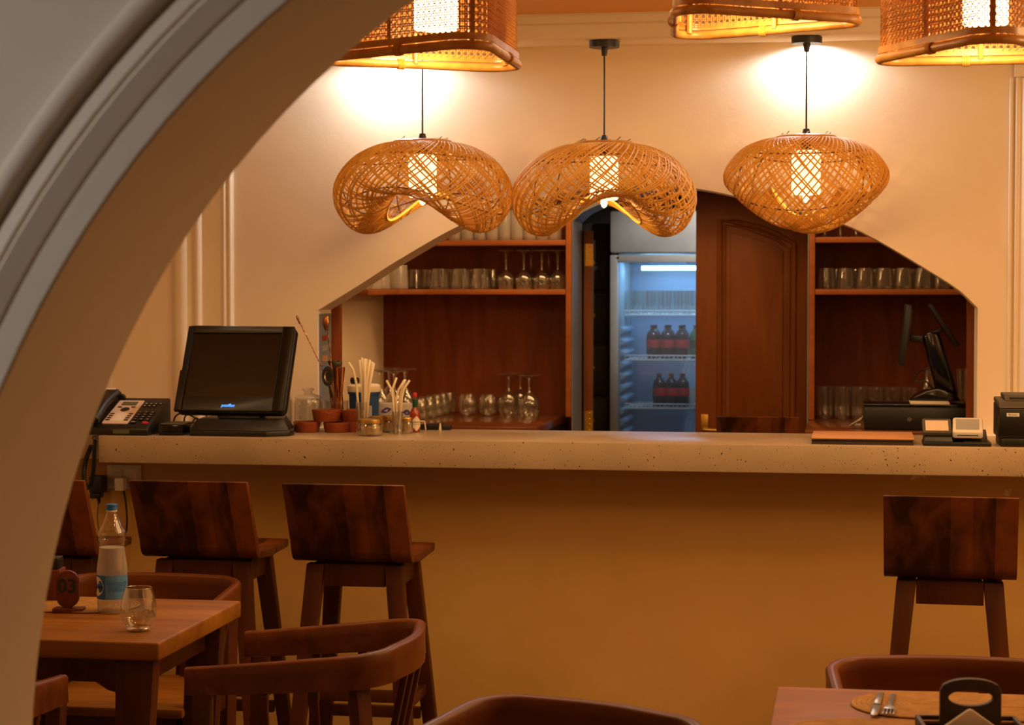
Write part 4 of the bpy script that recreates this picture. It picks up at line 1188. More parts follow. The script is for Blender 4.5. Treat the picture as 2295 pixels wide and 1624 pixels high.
# ---- glassware builders
def tumbler_mesh(h, r0, r1, wall=True):
    pr = [(0.0, 0.0), (r0 * 0.9, 0.0), (r0, 0.003), ((r0 + r1) / 2 * 1.02, h * 0.5), (r1, h)]
    inn = [(r1 - 0.0018, h), ((r0 + r1) / 2 * 1.02 - 0.0022, h * 0.5), (r0 - 0.003, 0.012), (0.0, 0.010)]
    return MB().lathe(pr + inn, 18)
def goblet_profile(h, rb, rf, bowl):
    """upright stemmed glass: foot, stem, bowl"""
    zb = h * (1 - bowl)
    return [(0.0, 0.0), (rf, 0.0), (rf, 0.002), (rf * 0.35, 0.008), (0.0055, 0.018), (0.0042, zb * 0.6), (0.006, zb - 0.004), (rb * 0.55, zb + h * bowl * 0.10), (rb * 0.92, zb + h * bowl * 0.30), (rb, zb + h * bowl * 0.5), (rb * 0.94, zb + h * bowl * 0.8), (rb * 0.84, h),
            (rb * 0.82, h), (rb * 0.92, zb + h * bowl * 0.8), (rb * 0.97, zb + h * bowl * 0.5), (rb * 0.88, zb + h * bowl * 0.31), (rb * 0.5, zb + h * bowl * 0.13), (0.0, zb + h * bowl * 0.06)]
def single(name, mesh, mat, loc, label, cat, group=None, smooth=50):
    o = mesh.build(name, mat, None, smooth=smooth); o.location = loc
    return tag(o, label, cat, group)
ORD = ['first', 'second', 'third', 'fourth', 'fifth', 'sixth', 'seventh', 'eighth', 'ninth', 'tenth', 'eleventh', 'twelfth', 'thirteenth', 'fourteenth', 'fifteenth', 'sixteenth']
def row(name, mesh, mat, locs, lab, cat, group):
    first = None
    for i, l in enumerate(locs):
        if first is None:
            first = single(name, mesh, mat, l, lab(i), cat, group)
        else:
            o = first.copy(); COL.objects.link(o); o.location = l; o['label'] = lab(i)
    return first
flip = lambda pr, h: [(r, h - z) for r, z in pr]

# ---- lidded jars
def K(px, Y):
    return Vector((onY(px, 960, Y).x, Y, ZCT))
def lid_jar(label, px, Yj, r=0.052, h=0.098):
    p = K(px, Yj)
    t = thing('glass_jar', label, 'jar', (p.x, p.y, ZK), 0, 'lidded glass jars by the till')
    pr = [(0, 0.0), (r * 0.92, 0.0), (r, 0.006)]
    for k in range(1, 10):
        pr.append((r * (1 + (0.015 if k % 3 == 0 else -0.006 if k % 3 == 1 else 0)), 0.006 + (h - 0.02) * k / 10))
    pr += [(r * 0.97, h - 0.008), (r * 0.86, h), (r * 0.84, h), (r * 0.95, h - 0.012), (r * 0.96, 0.012), (0, 0.009)]
    MB().lathe(pr, 32).build('jar_body', M_GLASS, t, smooth=60)
    MB().lathe([(0, h + 0.0005), (r * 0.93, h + 0.0005), (r * 0.96, h + 0.005), (r * 0.8, h + 0.012), (r * 0.35, h + 0.018), (r * 0.26, h + 0.022), (r * 0.30, h + 0.027), (r * 0.42, h + 0.031), (r * 0.42, h + 0.036), (r * 0.25, h + 0.040), (0, h + 0.041)], 32).build('lid', M_GLASS, t, smooth=60)
    return t
lid_jar('clear glass jar with a knobbed lid between the till and the strainer', 691, 6.86, 0.050)
lid_jar('clear glass jar half hidden behind the right edge of the till', 626, 6.93, 0.050)

# ---- bar tool glass
p = K(752, 6.735); GP = p
t = thing('tool_glass', 'cut glass tumbler holding the bar tools behind the clay dishes', 'glass', (p.x, p.y, ZK), 0)
gm = MB(); nn = 36; vs, fs = [], []
prg = [(0.036, 0.0), (0.040, 0.004), (0.043, 0.05), (0.045, 0.085), (0.0455, 0.1)]
for i, (r, z) in enumerate(prg):
    for k in range(nn):
        q = r * (1 + (0.03 if (k + i) % 2 else -0.01) * (1 if 0 < i < 3 else 0)); a = 2 * PI * k / nn
        vs.append((q * math.cos(a), q * math.sin(a), z))
for i in range(4):
    for k in range(nn): fs.append((i * nn + k, i * nn + (k + 1) % nn, (i + 1) * nn + (k + 1) % nn, (i + 1) * nn + k))
fs.append(tuple(range(nn - 1, -1, -1)))
gm.add(vs, fs).build('tumbler', M_GLASSR if False else M_GLASS, t, smooth=20)
YT = GP.y
def tw(a, b_, Y=YT, dy=0.0):
    q = onY(a, b_, Y); return Vector((q.x, q.y + dy, q.z))
def bar_spoon(label, path, kind, mat):
    pts = [tw(a, b_, YT + dy) for a, b_, dy in path]
    c = pts[0]
    t = thing('bar_spoon', label, 'spoon', c, 0)
    q = [v - c for v in pts]
    n = 90; core = []
    for k in range(n + 1):
        f = k / n * (len(q) - 1); i = min(int(f), len(q) - 2); core.append(q[i].lerp(q[i + 1], f - i))
    d = (q[-1] - q[0]).normalized(); u = d.cross(Vector((0, 1, 0))).normalized(); v = d.cross(u)
    m = MB()
    m.tube([c_ + u * 0.0014 * math.cos(k * 1.0) + v * 0.0014 * math.sin(k * 1.0) for k, c_ in enumerate(core)], 0.0012, 5)
    m.tube([c_ - u * 0.0014 * math.cos(k * 1.0) - v * 0.0014 * math.sin(k * 1.0) for k, c_ in enumerate(core)], 0.0012, 5)
    m.build('twisted_stem', mat, t)
    e = q[0]
    if kind == 'drop':
        MB().lathe([(0, -0.011), (0.0035, -0.006), (0.0048, 0.0), (0.004, 0.008), (0.002, 0.022), (0, 0.024)], 12, M=Matrix.Translation(e) @ d.to_track_quat('Z', 'Y').to_matrix().to_4x4()).build('drop_end', mat, t)
    else:
        m = MB(); vs, fs = [], []
        for i in range(9):
            f = i / 8
            z = 0.026 - 0.052 * f - 0.0; wd = 0.0145 * math.sin(PI * min(1, 0.08 + f * 0.92)) ** 0.6 * (1 - 0.35 * f)
            for k in range(9):
                g = k / 8 * 2 - 1
                vs.append((wd * g, 0.008 * (g * g) * (1 - f * 0.6) - 0.004 - 0.004 * math.sin(PI * f), z))
        for i in range(8):
            for k in range(8): fs.append((i * 9 + k, i * 9 + k + 1, (i + 1) * 9 + k + 1, (i + 1) * 9 + k))
        o = m.add(vs, fs, Matrix.Translation(e + Vector((-0.002, 0, -0.004)))).build('spoon_bowl', mat, t)
        so = o.modifiers.new('thick', 'SOLIDIFY'); so.thickness = 0.0014
    return t
bar_spoon('twisted copper bar spoon leaning left with a teardrop end', [(667, 712, -0.01), (735, 850, 0.0), (748, 945, 0.005)], 'drop', M_SPOON)
bar_spoon('twisted copper bar spoon standing with its bowl at the top', [(732, 722, -0.045), (740, 790, -0.040), (750, 945, -0.028)], 'bowl', M_SPOON)
# strainer
c = tw(736, 843, YT - 0.05)
t = thing('cocktail_strainer', 'round grey perforated cocktail strainer leaning on the tool glass', 'strainer', c, math.radians(-20))
SM = Matrix.Rotation(math.radians(-12), 4, 'Y') @ RX(PI / 2 - 0.15) @ Matrix.Scale(0.72, 4, (1, 0, 0))
m = MB().lathe([(0.0, -0.004), (0.018, -0.004), (0.022, 0.0), (0.034, 0.001), (0.035, 0.003), (0.022, 0.003), (0.018, -0.001), (0.0, -0.001)], 36, M=SM)
m.build('perforated_dish', M_STEEL, t)
hl = MB()
for r_, n_ in ((0.004, 5), (0.0085, 9), (0.013, 13)):
    for k in range(n_):
        a = 2 * PI * k / n_
        hl.lathe([(0.0, 0.0003), (0.0013, 0.0003), (0.0013, -0.0005), (0, -0.0005)], 6, M=SM @ TR(r_ * math.cos(a), r_ * math.sin(a), -0.0006))
stuff(hl.build('hole', M_INK, t))
MB().box2((-0.008, -0.003, -0.075), (0.006, 0.001, -0.034), Matrix.Rotation(math.radians(-14), 4, 'Y')).build('handle', M_STEEL, t, bevel=0.001)
# jiggers
for i, (xa_, ya_, dy) in enumerate(((752, 818, 0.022), (764, 822, -0.020))):
    a, b_ = tw(xa_, ya_, YT + dy), tw(xa_ + (2 if i == 0 else -2), 940, YT + dy * 0.75)
    t = thing('jiggers'[:-1], ('copper jigger with a dark rim, left of the other jigger in the tool glass', 'copper jigger with a dark mesh top, right one in the tool glass')[i], 'jigger', b_, 0)
    L = (a - b_).length
    R_ = (a - b_).to_track_quat('Z', 'Y').to_matrix().to_4x4()
    MB().lathe([(0.0, 0.0), (0.012, 0.0), (0.0135, 0.002), (0.009, L * 0.40), (0.007, L * 0.5), (0.008, L * 0.55), (0.0145, L - 0.001), (0.013, L - 0.001), (0.006, L * 0.56), (0, L * 0.55)], 24, M=R_).build('copper_cone', M_COPPER, t)
    MB().lathe([(0, L * 1.0), (0.0150, L), (0.018, L + 0.006), (0.0205, L + 0.013), (0.0195, L + 0.016), (0.0, L + 0.014)], 24, M=R_ @ Matrix.Rotation(-0.15 if i else 0.1, 4, 'X')).build('dark_top', M_BLACK if i == 0 else M_GREYP, t)
# terracotta dishes
def dish_mesh(r, h, notch):
    m = MB(); n = 36; vs, fs = [], []
    pr = [(0.0, 0.0), (0.84 * r, 0.0), (0.88 * r, 0.004), (0.97 * r, h * 0.72), (r, h * 0.86), (0.99 * r, h), (0.90 * r, h), (0.86 * r, h * 0.85), (0.80 * r, 0.007), (0.0, 0.006)]
    for i, (q, z) in enumerate(pr):
        for k in range(n):
            a = 2 * PI * k / n; d = (a - notch + PI) % (2 * PI) - PI
            z2 = z - (h * 0.22 * math.exp(-(d / 0.16) ** 2) if i in (4, 5, 6, 7) else 0); q2 = q * (1 + (0.07 * math.exp(-(d / 0.20) ** 2) if i in (3, 4, 5) else 0))
            vs.append((q2 * math.cos(a), q2 * math.sin(a), z2))
    for i in range(len(pr) - 1):
        for k in range(n): fs.append((i * n + k, i * n + (k + 1) % n, (i + 1) * n + (k + 1) % n, (i + 1) * n + k))
    return m.add(vs, fs)
gr = 'terracotta dishes on the counter'
p1 = K(688, 6.605); p2 = K(755, 6.615)
single('terracotta_dish', dish_mesh(0.047, 0.036, -2.3), M_TERRA, (p1.x, p1.y, ZK), 'terracotta ashtray dish nearest the till, lower left of the pile', 'dish', gr)
single('terracotta_dish', dish_mesh(0.047, 0.034, 0.9), M_TERRA, (p2.x, p2.y, ZK), 'terracotta dish under the right side of the topmost dish', 'dish', gr)
single('terracotta_dish', dish_mesh(0.051, 0.040, -1.2), M_TERRA, ((p1.x + p2.x) / 2 + 0.016, p1.y + 0.01, ZK + 0.0365), 'terracotta ashtray dish topmost, resting on two others', 'dish', gr)
pb = K(795, 6.655)
single('terracotta_dish', dish_mesh(0.047, 0.036, 0.5), M_TERRA, (pb.x - 0.002, pb.y, ZK), 'terracotta dish at the bottom, half behind the straw glass', 'dish', gr)
single('terracotta_dish', dish_mesh(0.050, 0.038, 2.5), M_TERRA, (pb.x - 0.004, pb.y + 0.001, ZK + 0.0365), 'terracotta dish stacked on the one behind the straw glass', 'dish', gr)

# ---- straws
def straws(label, px, py, r, h, specs, fancy, square=False):
    p = K(px, py)
    t = thing('straw_glass', label, 'glass', (p.x, p.y, ZK), 0)
    if square:
        MB().lathe([(0, 0.0), (r, 0.0), (r * 1.02, 0.012), (r * 0.9, 0.018), (0, 0.016)], 24).build('thick_base', M_GLASSR, t, smooth=50)
    MB().lathe([(0, 0.0005), (r * 0.92, 0.0005), (r, 0.004), (r * 1.06, h), (r * 1.02, h), (r * 0.95, 0.010), (0, 0.008)], 28).build('glass_wall', M_GLASS, t, smooth=60)
    out = []
    for i, (fx, fy, pts) in enumerate(specs):
        q = [onY(a, b_, p.y + fy) for a, b_ in pts]
        st = single('paper_straw', MB().tube([v - q[0] for v in q], fancy, 7, caps=False), M_STRAW, q[0], label.split(' holding')[0] + ': ' + ORD[i] + ' pale straw from the left', 'straw', 'pale straws in the ' + label.split(' holding')[0])
        so = st.modifiers.new('wall', 'SOLIDIFY'); so.thickness = 0.0006
    return t
sp1 = [(0, -0.012, ((806, 955), (799, 860), (791, 827), (781, 812))), (0, -0.014, ((809, 955), (799, 860), (789, 800))), (0, 0.002, ((813, 956), (812, 870), (806, 806))),
       (0, 0.010, ((815, 955), (816, 870), (811, 801))), (0, -0.010, ((816, 956), (818, 850), (817, 803))), (0, 0.006, ((817, 955), (822, 860), (821, 804))), (0, -0.004, ((818, 955), (823, 850), (829, 806))),
       (0, 0.010, ((819, 955), (826, 850), (834, 810))), (0, 0.0, ((820, 955), (829, 860), (838, 813)))]
sp1 = [s for i, s in enumerate(sp1) if i != 1] + []
straws('tall glass of straight straws holding the larger bundle', 811, 6.56, 0.0190, 0.106, sp1, 0.0042)
sp2 = [(0, -0.008, ((885, 950), (881, 895), (877, 872), (866, 852))), (0, 0.004, ((887, 950), (884, 890), (880, 870), (889, 846))), (0, -0.004, ((890, 950), (888, 895), (893, 873), (907, 851))),
       (0, 0.006, ((893, 950), (896, 890), (901, 868), (909, 850))), (0, -0.006, ((895, 950), (901, 890), (906, 870), (918, 852)))]
straws('short glass of forked straws holding the smaller bundle', 891, 6.56, 0.0170, 0.076, sp2, 0.0038, True)

# ---- spice jars with gold lids
def spice(label, px, py, r=0.042, h=0.052, fill=0.034):
    p = K(px, py)
    t = thing('spice_jar', label, 'jar', (p.x, p.y, ZK), 0, 'small jars with gold lids')
    MB().lathe([(0, 0.0), (r * 0.94, 0.0), (r, 0.005), (r, h * 0.66), (r * 0.93, h * 0.74), (r * 0.93, h * 0.8), (r * 0.90, h * 0.8), (r * 0.96, h * 0.64), (r * 0.96, 0.006), (0, 0.004)], 32).build('glass_body', M_GLASS, t, smooth=60)
    stuff(MB().lathe([(0, 0.0045), (r * 0.95, 0.0062), (r * 0.955, fill), (r * 0.5, fill + 0.002), (0, fill + 0.001)], 32).build('pale_powder', M_SPICE, t, smooth=60))
    MB().lathe([(0, h + 0.004), (r * 0.90, h + 0.004), (r * 0.97, h + 0.002), (r * 0.985, h - 0.002), (r * 0.985, h * 0.82), (r * 0.95, h * 0.81), (r * 0.95, h * 0.805), (0, h * 0.805)], 36).build('lid', M_GOLD, t, smooth=40)
    return t
spice('small spice jar with a gold lid in front of the straws', 830, 6.475)
spice('small spice jar with a gold lid behind the forked straws', 880, 6.645, 0.036)
spice('small spice jar with a gold lid beside the red sauce bottle', 911, 6.60, 0.022, 0.050)
p = K(853, 6.655)
single('straw_basket', MB().lathe([(0, 0), (0.030, 0), (0.034, 0.006), (0.036, 0.052), (0.033, 0.052), (0.031, 0.008), (0, 0.006)], 24), M_WICKER, (p.x, p.y, ZK), 'small tan woven cup behind the gold lidded jars', 'cup')
# ---- hot sauce
p = K(930, 6.66)
t = thing('sauce_bottle', 'small red hot sauce bottle with a diamond label and green neck', 'bottle', (p.x, p.y, ZK), math.radians(30))
MB().lathe([(0, 0.0), (0.0165, 0.0), (0.0182, 0.003), (0.0182, 0.060), (0.0165, 0.068), (0.0105, 0.080), (0.0085, 0.084), (0.0085, 0.0845), (0, 0.0845)], 32).build('bottle_body', M_SAUCE, t, smooth=60)
MB().lathe([(0.0088, 0.085), (0.0092, 0.086), (0.0092, 0.110), (0.0080, 0.111), (0.0, 0.111)], 24).build('neck_foil', M_GREENF, t)
MB().lathe([(0, 0.1112), (0.0070, 0.1112), (0.0065, 0.119), (0.0, 0.119)], 20).build('stopper', M_PET, t)
MB().lathe([(0, 0.1192), (0.0072, 0.1192), (0.0080, 0.122), (0.0075, 0.130), (0.005, 0.134), (0, 0.135)], 20).build('cap', M_RED, t)
dm = MB(); vs, fs = [], []
n = 20
for k in range(n + 1):
    x_ = -0.026 + 0.052 * k / n; hz_ = (0.026 - abs(x_)) * 1.0; a = x_ / 0.0186
    vs += [(0.0186 * math.sin(a), -0.0186 * math.cos(a), 0.030 - hz_), (0.0186 * math.sin(a), -0.0186 * math.cos(a), 0.030 + hz_)]
for k in range(n): fs.append((2 * k, 2 * k + 2, 2 * k + 3, 2 * k + 1))
dm.add(vs, fs).build('diamond_label', M_PAPER, t, smooth=60)
lettering('lettering', 'TABASCO', 0.0088, M_INK, t, TR(0, 0, 0.034), depth=0.0001, bend=0.0188)
lettering('lettering', 'PEPPER SAUCE', 0.0040, M_INK, t, TR(0, 0, 0.026), depth=0.0001, bend=0.0188)
# ---- blue tub, white carton
p = K(816, 6.748)
t = thing('ice_tub', 'blue tub with a pale lid and a worn clear label behind the straws', 'tub', (p.x, p.y, ZK), 0)
MB().lathe([(0, 0), (0.046, 0), (0.048, 0.004), (0.052, 0.122), (0.056, 0.123), (0.056, 0.130), (0.050, 0.130), (0.046, 0.008), (0, 0.006)], 32).build('tub_body', M_BLUE, t, smooth=50)
MB().lathe([(0, 0.131), (0.056, 0.131), (0.058, 0.134), (0.057, 0.152), (0.050, 0.157), (0, 0.158)], 32).build('lid', M_PAPER, t, smooth=50)
sleeve('worn_label', M_GREY, 0.0522, 0.045, 0.085, d_(8), d_(45), t)
MB().lathe([(0, 0.1585), (0.012, 0.1585), (0.016, 0.164), (0.016, 0.176), (0.012, 0.180), (0, 0.180)], 20, c=(-0.030, -0.01, 0)).build('lid_knob', M_BLACK, t)
p = K(884, 6.78)
t = thing('white_carton', 'white carton with purple marks behind the straws and jars', 'carton', (p.x + 0.010, YCB - 0.030, ZK), 0)
MB().box2((-0.062, -0.025, 0), (0.056, 0.025, 0.090)).build('box', M_CARTON, t, bevel=0.003)
for x0_, x1_, up in ((-0.056, -0.016, 0.010), (0.022, 0.054, -0.004)):
    pet = [(x0_ + (x1_ - x0_) * k / 10, 0.060 + up * k / 10 + 0.011 * math.sin(PI * k / 10)) for k in range(11)] + [(x1_ - (x1_ - x0_) * k / 10, 0.060 + up * (1 - k / 10) - 0.008 * math.sin(PI * k / 10)) for k in range(1, 10)]
    MB().prism(pet, -0.0258, -0.0252).build('purple_mark', M_PURPLE, t)
    MB().prism([(x0_ + 0.012, 0.060 + up * 0.4), (x1_ - 0.016, 0.056 + up * 0.5), (x1_ - 0.012, 0.064 + up * 0.7)], -0.0264, -0.0259).build('pale_fold', M_CARTON, t)
# black folded thing with white straps at the counter's back
p = K(978, 6.79)
t = thing('folded_cloth', 'black folded cloth with two white tags right of the sauce bottle', 'cloth', (p.x, p.y - 0.012, ZK), 0)
MB().prism([(-0.055, 0), (0.055, 0), (0.057, 0.016), (0.035, 0.017), (0.02, 0.022), (-0.01, 0.022), (-0.05, 0.019)], -0.012, 0.012).build('cloth', M_BLACK, t, bevel=0.003)
MB().tube([(-0.055, -0.0145, 0.030), (-0.036, -0.0145, 0.030), (-0.034, -0.0145, 0.016), (-0.032, -0.0145, 0.0)], 0.0022, 6).build('white_tag', M_PAPER, t)
MB().prism([(0.014, 0.0), (0.024, 0.0), (0.021, 0.024), (0.017, 0.024)], -0.0155, -0.0135).build('white_tag', M_PAPER, t)

# ---- paper sheet with colour squares on the jamb of the opening
xj = JL
t = thing('poster_sheet', 'narrow sheet with small coloured squares on the jamb of the opening', 'poster', (xj + 0.0008, YW + 0.10, 1.10), 0)
MB().box2((0, -0.085, 0.02), (0.0008, 0.085, 0.375)).build('sheet', M_FRAMEG, t)
for k, mt in enumerate((M_RED, M_GREY, M_GOLD, M_LABELP)):
    z_ = Z(757 + 22 * k * 1.03, YW + 0.10, 730) - 1.10
    MB().box2((0.0009, -0.045, z_ - 0.010), (0.0014, 0.028, z_ + 0.010)).build('colour_square', (M_TERRA, M_GREY, M_KRAFT, M_LABELP)[k], t)

# ================================================================== RIGHT END OF THE COUNTER
p = onZ(1930, 997, ZCT); bl = onZ(1818, 997, ZCT); br_ = onZ(2048, 998, ZCT)
w2 = (br_.x - bl.x) / 2
t = thing('menu_stack', 'flat stack of menus with a kraft paper sheet on top', 'menus', ((bl.x + br_.x) / 2, YF + 0.03, ZK), 0)
for k in range(4):
    MB().box2((-w2 + 0.002 * (k % 2), 0.002 * (k % 3), 0.0042 * k), (w2 - 0.002 * (k % 3), 0.30, 0.0042 * k + 0.0038)).build('menu', M_MENU, t, bevel=0.0008)
MB().box2((-w2, 0.0, 0.0168), (w2 + 0.003, 0.305, 0.0195)).build('kraft_sheet', M_KRAFT, t, bevel=0.0008)
bl, br_ = onZ(2069, 1000, ZCT), onZ(2222, 1001, ZCT)
w2 = (br_.x - bl.x) / 2
t = thing('card_reader_dock', 'black dock on the counter holding two card readers', 'dock', ((bl.x + br_.x) / 2, YF + 0.016, ZK), 0)
MB().box2((-w2, 0, 0), (w2, 0.12, 0.012)).build('tray', M_BLACK, t, bevel=0.002)
MB().hexa([(-w2 + 0.002, 0.004, 0.0122), (-0.012, 0.004, 0.0122), (-0.012, 0.10, 0.0122), (-w2 + 0.002, 0.10, 0.0122)], [(-w2 + 0.006, 0.012, 0.028), (-0.014, 0.012, 0.028), (-0.014, 0.10, 0.066), (-w2 + 0.006, 0.10, 0.066)]).build('left_cradle', M_BLACK, t, bevel=0.003)
MB().box2((-0.010, 0.06, 0.0122), (0.030, 0.10, 0.060)).build('divider', M_GREYP, t, bevel=0.002)
MB().hexa([(0.020, 0.006, 0.0122), (w2 - 0.010, 0.006, 0.0122), (w2 - 0.010, 0.11, 0.0122), (0.020, 0.11, 0.0122)], [(0.020, 0.012, 0.016), (w2 - 0.010, 0.012, 0.016), (w2 - 0.010, 0.11, 0.046), (0.020, 0.11, 0.046)]).build('right_cradle', M_BLACK, t, bevel=0.003)
dl = ((bl.x + br_.x) / 2, YF + 0.016, ZK)
A1 = math.atan2(0.038, 0.088)
t = thing('card_reader', 'olive grey card reader with a pale screen in the left side of the dock', 'card reader', (dl[0] - w2 / 2 - 0.006, dl[1] + 0.014, ZK + 0.0302), 0)
MA = RX(A1)
MB().prism(rrect(-0.046, 0.0, 0.042, 0.096, 0.006), 0, 0.012, 'xy', MA).build('case', M_GREYP, t, bevel=0.002)
MB().box2((-0.037, 0.012, 0.012), (0.033, 0.080, 0.0132), MA).build('screen', M_PANELW, t)
A2 = math.atan2(0.034, 0.098)
t = thing('card_reader', 'white card reader with a grey screen in the right side of the dock', 'card reader', (dl[0] + 0.030, dl[1] + 0.004, ZK + 0.0235), math.radians(-3))
MA = RX(A2)
MB().prism(rrect(-0.044, 0.0, 0.048, 0.118, 0.010), 0, 0.022, 'xy', MA).build('case', M_WHITEP, t, bevel=0.004)
MB().box2((-0.034, 0.020, 0.022), (0.037, 0.102, 0.0232), MA).build('screen', M_GREY, t)
MB().box2((-0.030, -0.0008, 0.010), (0.034, 0.001, 0.0125), MA).build('card_slot', M_INK, t)
pl = onZ(2238, 1001, ZCT)
t = thing('receipt_printer', 'black receipt printer with a small sticker at the right end of the counter', 'printer', (pl.x + 0.073, YF + 0.022, ZK), math.radians(1))
MB().box2((-0.066, 0.0, 0), (0.076, 0.185, 0.026)).build('foot', M_BLACK, t, bevel=0.003)
MB().prism([(0.0, 0.0265), (-0.006, 0.036), (-0.006, 0.118), (0.19, 0.13), (0.19, 0.0265)], -0.073, 0.08, 'yz').build('body', M_BLACK, t, bevel=0.004)
MB().prism([(-0.007, 0.119), (0.010, 0.134), (0.035, 0.140), (0.19, 0.146), (0.19, 0.131)], -0.073, 0.08, 'yz').build('top_cover', M_GREYP, t, bevel=0.004)
MB().prism([(0.034, 0.1405), (0.060, 0.156), (0.185, 0.160), (0.185, 0.147)], -0.052, 0.074, 'yz').build('paper_lid', M_GREYP, t, bevel=0.003)
MB().box((0.012, 0.043, 0.1475), (0.10, 0.004, 0.006), TR(0, 0, 0)).build('paper_slot', M_INK, t)
MB().box2((-0.050, -0.0072, 0.094), (-0.012, -0.0061, 0.105)).build('sticker', M_WHITEP, t)
lettering('sticker_text', 'Bprinter', 0.0080, M_INK, t, TR(-0.031, -0.0074, 0.0995) @ FRONT, depth=0.0001)
MB().prism([(-0.004, 0.0), (0.004, 0.0), (0.0, 0.004)], 0.1385, 0.140, 'xy', TR(0.012, 0.018, 0)).build('warning_mark', M_GOLD, t)

# ================================================================== BEHIND THE BAR
# inner till on a cash drawer
xl, xr_ = X(1938, 7.34), X(2192, 7.34)
ztop = Z(905, 7.33, 2040)
t = thing('cash_drawer', 'black cash drawer under the two-screen till behind the counter', 'cash drawer', ((xl + xr_) / 2, 7.32, ZWT + 0.0005), 0)
wd = (xr_ - xl) / 2
MB().box2((-wd, 0.006, 0), (wd, 0.36, ztop - ZWT - 0.012)).build('body', M_BLACK, t, bevel=0.002)
MB().box2((-wd, 0.0, 0.006), (wd, 0.0055, ztop - ZWT - 0.016)).build('drawer_front', M_BLACK, t, bevel=0.002)
MB().box2((-wd - 0.002, 0.004, ztop - ZWT - 0.0115), (wd + 0.002, 0.362, ztop - ZWT - 0.0005)).build('lid', M_BLACKG, t, bevel=0.003)
MB().lathe([(0, 0), (0.008, 0), (0.008, -0.003), (0, -0.003)], 14, M=TR(-wd * 0.2, 0, 0.04) @ RX(-PI / 2)).build('lock', M_STEEL, t)
pa = Vector((X(2085, 7.35), 7.35, ztop))
o = thing('paper_pad', 'thin pad of white paper under the foot of the two-screen till', 'paper pad', (pa.x, 7.335, ztop), 0)
w_ = (X(2127, 7.3) - X(2038, 7.3)) / 2
MB().box2((-w_, 0, 0), (w_, 0.16, 0.0045)).build('sheets', M_PAPER, o); MB().box2((-w_ + 0.002, 0.003, 0.0047), (w_ - 0.004, 0.155, 0.009)).build('top_sheets', M_PAPER, o)
Yt = 7.45
def q2(a, b_, Y=Yt): return onY(a, b_, Y)
O = Vector((q2(2090, 890).x, Yt, ztop + 0.0095))
t = thing('two_screen_till', 'black till stand with two screens back to back, seen from the side', 'till', O, 0)
def loc(a, b_, dy=0.0): return q2(a, b_) - O + Vector((0, dy, 0))
ft = MB()
outl = [(2036, 896), (2050, 884), (2075, 873), (2100, 868), (2140, 880), (2152, 896)]
ft.prism([(loc(a, b_).x, max(0.0, loc(a, b_).z)) for a, b_ in outl], -0.075, 0.075, 'xz'); ft.build('foot', M_BLACKG, t, bevel=0.006)
c0_, c1_, c2_, c3_ = loc(2066, 752), loc(2104, 745), loc(2148, 884), loc(2096, 872)
MB().prism([(c3_.x, c3_.z), (c2_.x, c2_.z), (c1_.x, c1_.z), ((c0_.x + c1_.x) / 2, c1_.z + 0.004), (c0_.x, c0_.z)], -0.032, 0.032, 'xz').build('column', M_BLACKG, t, bevel=0.009, seg=3)
def slab(name, a, b_, thick, wid, mat=M_BLACK):
    A, B = loc(*a), loc(*b_); d = (B - A).normalized(); nrm = Vector((d.z, 0, -d.x)) * thick / 2
    return MB().prism([(A.x - nrm.x, A.z - nrm.z), (A.x + nrm.x, A.z + nrm.z), (B.x + nrm.x, B.z + nrm.z), (B.x - nrm.x, B.z - nrm.z)], -wid / 2, wid / 2, 'xz').build(name, mat, t, bevel=0.004)
slab('main_screen', (2036, 682), (2019, 815), 0.022, 0.24)
slab('main_screen_back', (2042, 690), (2030, 775), 0.014, 0.16)
slab('customer_screen', (2084, 683), (2144, 774), 0.017, 0.18)
slab('left_arm', (2040, 757), (2070, 760), 0.026, 0.04)
slab('right_arm', (2084, 752), (2112, 738), 0.018, 0.04)
MB().tube(smoothpath([loc(2084, 822, -0.04), loc(2060, 832, -0.045), (loc(2050, 845, -0.045)), loc(2052, 853, -0.045), loc(2072, 852, -0.045), loc(2082, 862, -0.04), loc(2090, 868, -0.035)], 6), 0.0025, 6).build('cable', M_BLACK, t)

# small metal tool
q_ = K(1922, 7.36)
t = thing('bar_tongs', 'small pale metal tool on the worktop just left of the cash drawer', 'tongs', (q_.x, 7.36, ZWT + 0.0005), 0)
for s_ in (-1, 1):
    MB().tube([(-0.030, 0.004 * s_, 0.010), (-0.010, 0.006 * s_, 0.022), (0.016, 0.005 * s_, 0.040), (0.020, 0.0, 0.046)], [0.003, 0.004, 0.004, 0.003], 7).build('tong_arm', M_STEEL, t)
MB().box2((-0.012, -0.008, 0.0), (0.012, 0.010, 0.020)).build('foot', M_STEEL, t, bevel=0.002)

# glass rows
g_t = 'tumblers on the right middle shelf'
Yg = 7.93
rr = 0.0365
row('tumbler', tumbler_mesh(0.082, rr, rr * 0.86), M_GLASS, [(X(a, Yg), Yg, ZSL2 + 0.0005) for a in (1852, 1894, 1937, 1980, 2023, 2067, 2110)],
    lambda i: ORD[i] + ' upturned tumbler from the left in the front row of the right shelf', 'glass', g_t)
row('tumbler', tumbler_mesh(0.078, rr, rr * 0.86), M_GLASS, [(X(a, 8.035), 8.035, ZSL2 + 0.0005) for a in (1874, 1917, 1960, 2003, 2046, 2089)],
    lambda i: ORD[i] + ' upturned tumbler from the left in the back row of the right shelf', 'glass', 'tumblers at the back of the right middle shelf')
row('stemmed_glass', MB().lathe(goblet_profile(0.20, 0.030, 0.029, 0.55), 18), M_GLASS, [(X(a, 7.93), 7.93, ZSU2 + 0.0005) for a in (1847, 1882, 1917)],
    lambda i: ORD[i] + ' stemmed glass from the left on the right top shelf', 'glass', 'stemmed glasses on the right top shelf')
yb_ = onZ(1900, 926, ZWT).y
